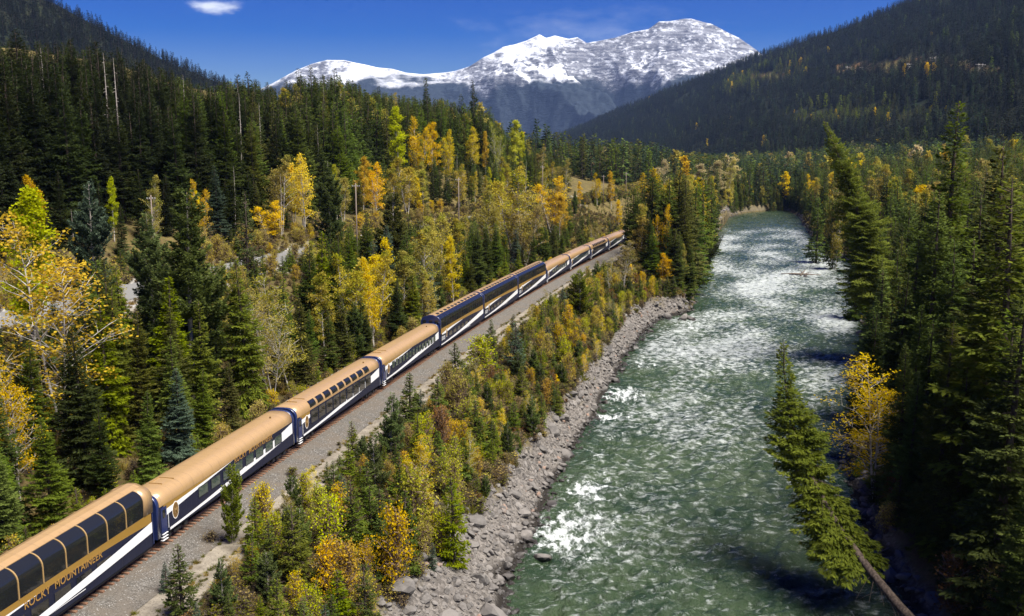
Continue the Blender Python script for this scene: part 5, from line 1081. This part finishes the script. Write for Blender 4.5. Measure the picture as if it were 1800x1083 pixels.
# ------------------------------------------------------------------ stones of the rocky shore
STONE = mat('stone', (.2, .18, .16), .9, spec=.25); n = N(STONE); P = n.obj(); oi = n.node('ShaderNodeObjectInfo').outputs['Random']
c = n.mix(oi, (.065, .060, .055), (.21, .19, .17)); c = n.mix(n.rng(n.math('FRACT', n.math('MULTIPLY', oi, 9.7)), .955, .96), c, (.27, .17, .12)); c = n.mix(n.rng(n.noise(P, 2.2, 5, .65), .35, .7), c, (.15, .138, .126))
sp = n.node('ShaderNodeSeparateXYZ'); n.l.new(n.pos(), sp.inputs[0]); wet = n.rng(sp.outputs[2], -8.7, -8.1, 1, 0); n.col(n.mix(wet, c, (.035, .031, .028))); n.set(n.b.inputs['Roughness'], n.rng(wet, 0, 1, .9, .35)); n.bump(n.noise(P, 3, 5, .7), .5, .15)
STC = bpy.data.collections.new('stone_library'); SME = []
for i in range(7):
    bm = bmesh.new(); bmesh.ops.create_icosphere(bm, subdivisions=2 if i < 4 else 1, radius=.62); gr = random.Random(40 + i)
    for k in range(9):
        nv = Vector((gr.gauss(0, 1), gr.gauss(0, 1), gr.gauss(0, 1))).normalized(); dd = gr.uniform(.3, .5)
        for v in bm.verts:
            e = v.co.dot(nv) - dd
            if e > 0: v.co -= nv * e
    for v in bm.verts: v.co = Vector((v.co.x * gr.uniform(1.0, 1.12), v.co.y * .85, v.co.z * .66))
    me = bpy.data.meshes.new('stone'); bm.to_mesh(me); bm.free(); me.materials.append(STONE); SME.append(me); o = bpy.data.objects.new('stone_lib_%d' % i, me); STC.objects.link(o)
g = np.random.default_rng(81)
X, Y = jitter_grid(-16, 60, 66, 246, .52, 82); L = xl(Y); ok = (X > L - rockw(Y) - .6 + 1.0 * pn(X / 3, Y / 3, 9)) & (X < L + 1.0); X, Y = X[ok], Y[ok]; L = xl(Y)
S = np.exp(g.normal(-.98, .52, len(X))) * np.interp(L - X, [0, 1.5, 7], [1.15, 1.1, .9]); S = np.clip(S, .16, 2.4); ok = inframe(X, Y, tz(X, Y), 40) & (g.random(len(X)) < .93); X, Y, S, L = X[ok], Y[ok], S[ok], L[ok]; Z = tz(X, Y)
X2, Y2 = jitter_grid(30, 160, 240, 620, 1.0, 83); ok = (np.abs(X2 - xl(Y2) + 1.2) < 2.0); X2, Y2 = X2[ok], Y2[ok]; X3, Y3 = jitter_grid(28, 190, 66, 620, .9, 84); ok = (np.abs(X3 - xr(Y3) - .6) < 1.3); X3, Y3 = X3[ok], Y3[ok]
X = np.r_[X, X2, X3]; Y = np.r_[Y, Y2, Y3]; S = np.r_[S, np.exp(g.normal(-.5, .45, len(X2) + len(X3)))]; Z = tz(X, Y); Z = np.maximum(Z, WATER_Z - .15)
for px, py, s in ((950, 985, 2.1), (968, 890, 1.6), (1175, 560, 2.6), (1200, 563, 3.0), (1215, 562, 2.2), (1105, 632, 1.5), (1415, 487, 1.4)):
    q = unp(px, py, z=WATER_Z); X = np.r_[X, q[0]]; Y = np.r_[Y, q[1]]; S = np.r_[S, s]; Z = np.r_[Z, WATER_Z]
for px, py, s in ((860, 1045, 3.0), (790, 1075, 2.8), (700, 1075, 3.2), (775, 985, 2.2), (905, 865, 1.5), (985, 855, 1.4), (760, 940, 2.6), (1018, 700, 1.8), (845, 1000, 1.9), (925, 905, 1.8)):
    q = unp(px, py, z=-6.3); X = np.r_[X, q[0]]; Y = np.r_[Y, q[1]]; S = np.r_[S, s]; Z = np.r_[Z, tz(np.array([q[0]]), np.array([q[1]]))[0]]
vis = S / Y * ((proj(X, Y, Z)[0] > -20) & (proj(X, Y, Z)[0] < 1520) & (proj(X, Y, Z)[1] < 1100)); od = np.argsort(-vis); r_ = random.Random(8)
for i in od[:300]:
    o = link('stone', SME[r_.randrange(4)], ground); s = S[i] * .9; o.location = (X[i], Y[i], Z[i] + .08 * s); o.scale = (s * r_.uniform(.8, 1.3), s * r_.uniform(.8, 1.2), s * r_.uniform(.8, 1.3)); o.rotation_euler = (r_.gauss(0, .35), r_.gauss(0, .35), r_.uniform(0, 6.28))
i = od[300:]; scatter('small_stones', np.stack([X[i], Y[i], Z[i] + .06 * S[i], S[i] * .9, S[i] * g.uniform(.8, 1.25, len(i)), g.integers(0, 7, len(i)), np.full(len(i), .4)], -1), 'grey rubble of the rocky shore', '', ground, STC)
# ------------------------------------------------------------------ utility poles, pylons, driftwood
POLE = mat('pole_wood', (.42, .36, .30), .9, spec=.1); n = N(POLE); n.col(n.mix(n.noise(n.map(n.obj(), (3, 3, .4)), 4, 5), (.10, .075, .058), (.27, .22, .18)))
for px, py, Y, col, lab in ((265, 343, 178, 'white', 'white-topped wooden utility pole above the layered pines'), (625, 322, 205, 'brown', 'brown wooden utility pole above the dense spruces'), (806, 312, 255, 'grey', 'wooden utility pole among tan birches on the bench'), (954, 291, 380, 'grey', 'pale utility pole at the foot of the hillside'), (1061, 308, 440, 'grey', 'pale utility pole above the white highway embankment'), (1101, 303, 480, 'grey', 'farthest pale utility pole left of the riverbank spruces')):
    q = unp(px, py, Y=Y); z = float(tz(np.array([q[0]]), np.array([q[1]]))[0]); p = link('utility_pole', None); p.location = (q[0], q[1], z); h = q[2] - z
    mb = MB(); mb.tube([(0, 0, -.3), (0, 0, h * .5), (0, 0, h)], [.15, .13, .11], 8); mb.build('pole', POLE, p, True)
    mb = MB(); mb.box((-.8, -.05, h - .75), (.8, .05, h - .64)); mb.build('crossarm', POLE, p)
    for s_ in (-.7, -.3, .3, .7): mb = MB(); mb.tube([(s_, 0, h - .62), (s_, 0, h - .5), (s_, 0, h - .42)], [.05, .06, .03], 6); mb.build('insulator', STEPM, p)
    p['label'] = lab; p['category'] = 'utility pole'; p['group'] = 'utility poles along the highway'
PYL = mat('pylon_wood', (.30, .28, .26), .8)
for px, py, s_, lab in ((1492, 116, 1., 'leftmost transmission pylon in the mountainside clearing'), (1518, 117, 1.1, 'transmission pylon second from left in the mountainside clearing'), (1599, 111, 1.1, 'middle transmission pylon on the edge of the mountainside clearing'), (1642, 99, 1.5, 'tallest transmission pylon at the top of the mountainside clearing'), (1724, 111, 1.3, 'rightmost transmission pylon in the mountainside clearing')):
    pxs, pys, ds = proj(MRX, MRY, MRZ); m_ = MRT < .999; j = np.argmin(np.where(m_, (pxs - px) ** 2 + (pys - py - 12 * s_) ** 2, 1e9)); b = (MRX.ravel()[j], MRY.ravel()[j], MRZ.ravel()[j]); q = unp(px, py, Y=b[1])
    p = link('transmission_pylon', None); p.location = (q[0], b[1], b[2] - 1); h = max(12, q[2] - b[2] + 1)
    for sx in (-4, 4): mb = MB(); mb.tube([(sx, 0, 0), (sx, 0, h)], .55, 6); mb.build('post', PYL, p)
    mb = MB(); mb.box((-10, -.4, h * .82), (10, .4, h * .82 + 1.0)); mb.build('crossarm', PYL, p)
    mb = MB(); mb.tube([(-4, 0, h * .3), (4, 0, h * .75)], .3, 5); mb.tube([(4, .7, h * .3), (-4, .7, h * .75)], .3, 5); mb.build('brace', PYL, p)
    p.rotation_euler[2] = .5; p['label'] = lab; p['category'] = 'pylon'; p['group'] = 'transmission pylons on the mountainside'
DRIFT = mat('driftwood', (.13, .105, .085), .9, spec=.1); q = unp(1410, 484, z=WATER_Z)
d = link('driftwood_snag', None); d.location = (q[0], q[1], WATER_Z)
mb = MB(); mb.tube([(-6.5, 1, .35), (-3, .4, .5), (0, 0, .35), (6, -.3, .15)], [.12, .25, .34, .14], 7); mb.build('log', DRIFT, d, True)
mb = MB(); mb.tube([(-1, -1.5, 0), (0, -.2, .8), (1.2, .6, 1.7)], [.3, .28, .08], 7); mb.build('root_stump', DRIFT, d, True)
mb = MB(); mb.tube([(.2, 0, .5), (-.6, .3, 1.5), (-1.3, .5, 1.9)], [.16, .1, .04], 6); mb.tube([(.5, 0, .4), (2.5, .8, .9), (4, 1.2, .8)], [.14, .1, .04], 6); mb.build('branch', DRIFT, d, True)
d['label'] = 'dark driftwood snag stranded in the middle of the river'; d['category'] = 'driftwood'
# ------------------------------------------------------------------ haze
HZ = bpy.data.materials.new('haze_air'); HZ.use_nodes = True; t = HZ.node_tree; t.nodes.clear(); out = t.nodes.new('ShaderNodeOutputMaterial'); pv = t.nodes.new('ShaderNodeVolumePrincipled')
pv.inputs['Color'].default_value = (.34, .52, 1, 1); pv.inputs['Density'].default_value = 2.5e-5; pv.inputs['Anisotropy'].default_value = .2; t.links.new(pv.outputs[0], out.inputs['Volume'])
mb = MB(); mb.box((-9500, -300, -16), (9500, 14500, 1320)); hz = mb.build('haze', HZ); hz['kind'] = 'stuff'; hz['label'] = 'thin blue air of the valley'
hz['category'] = 'haze'
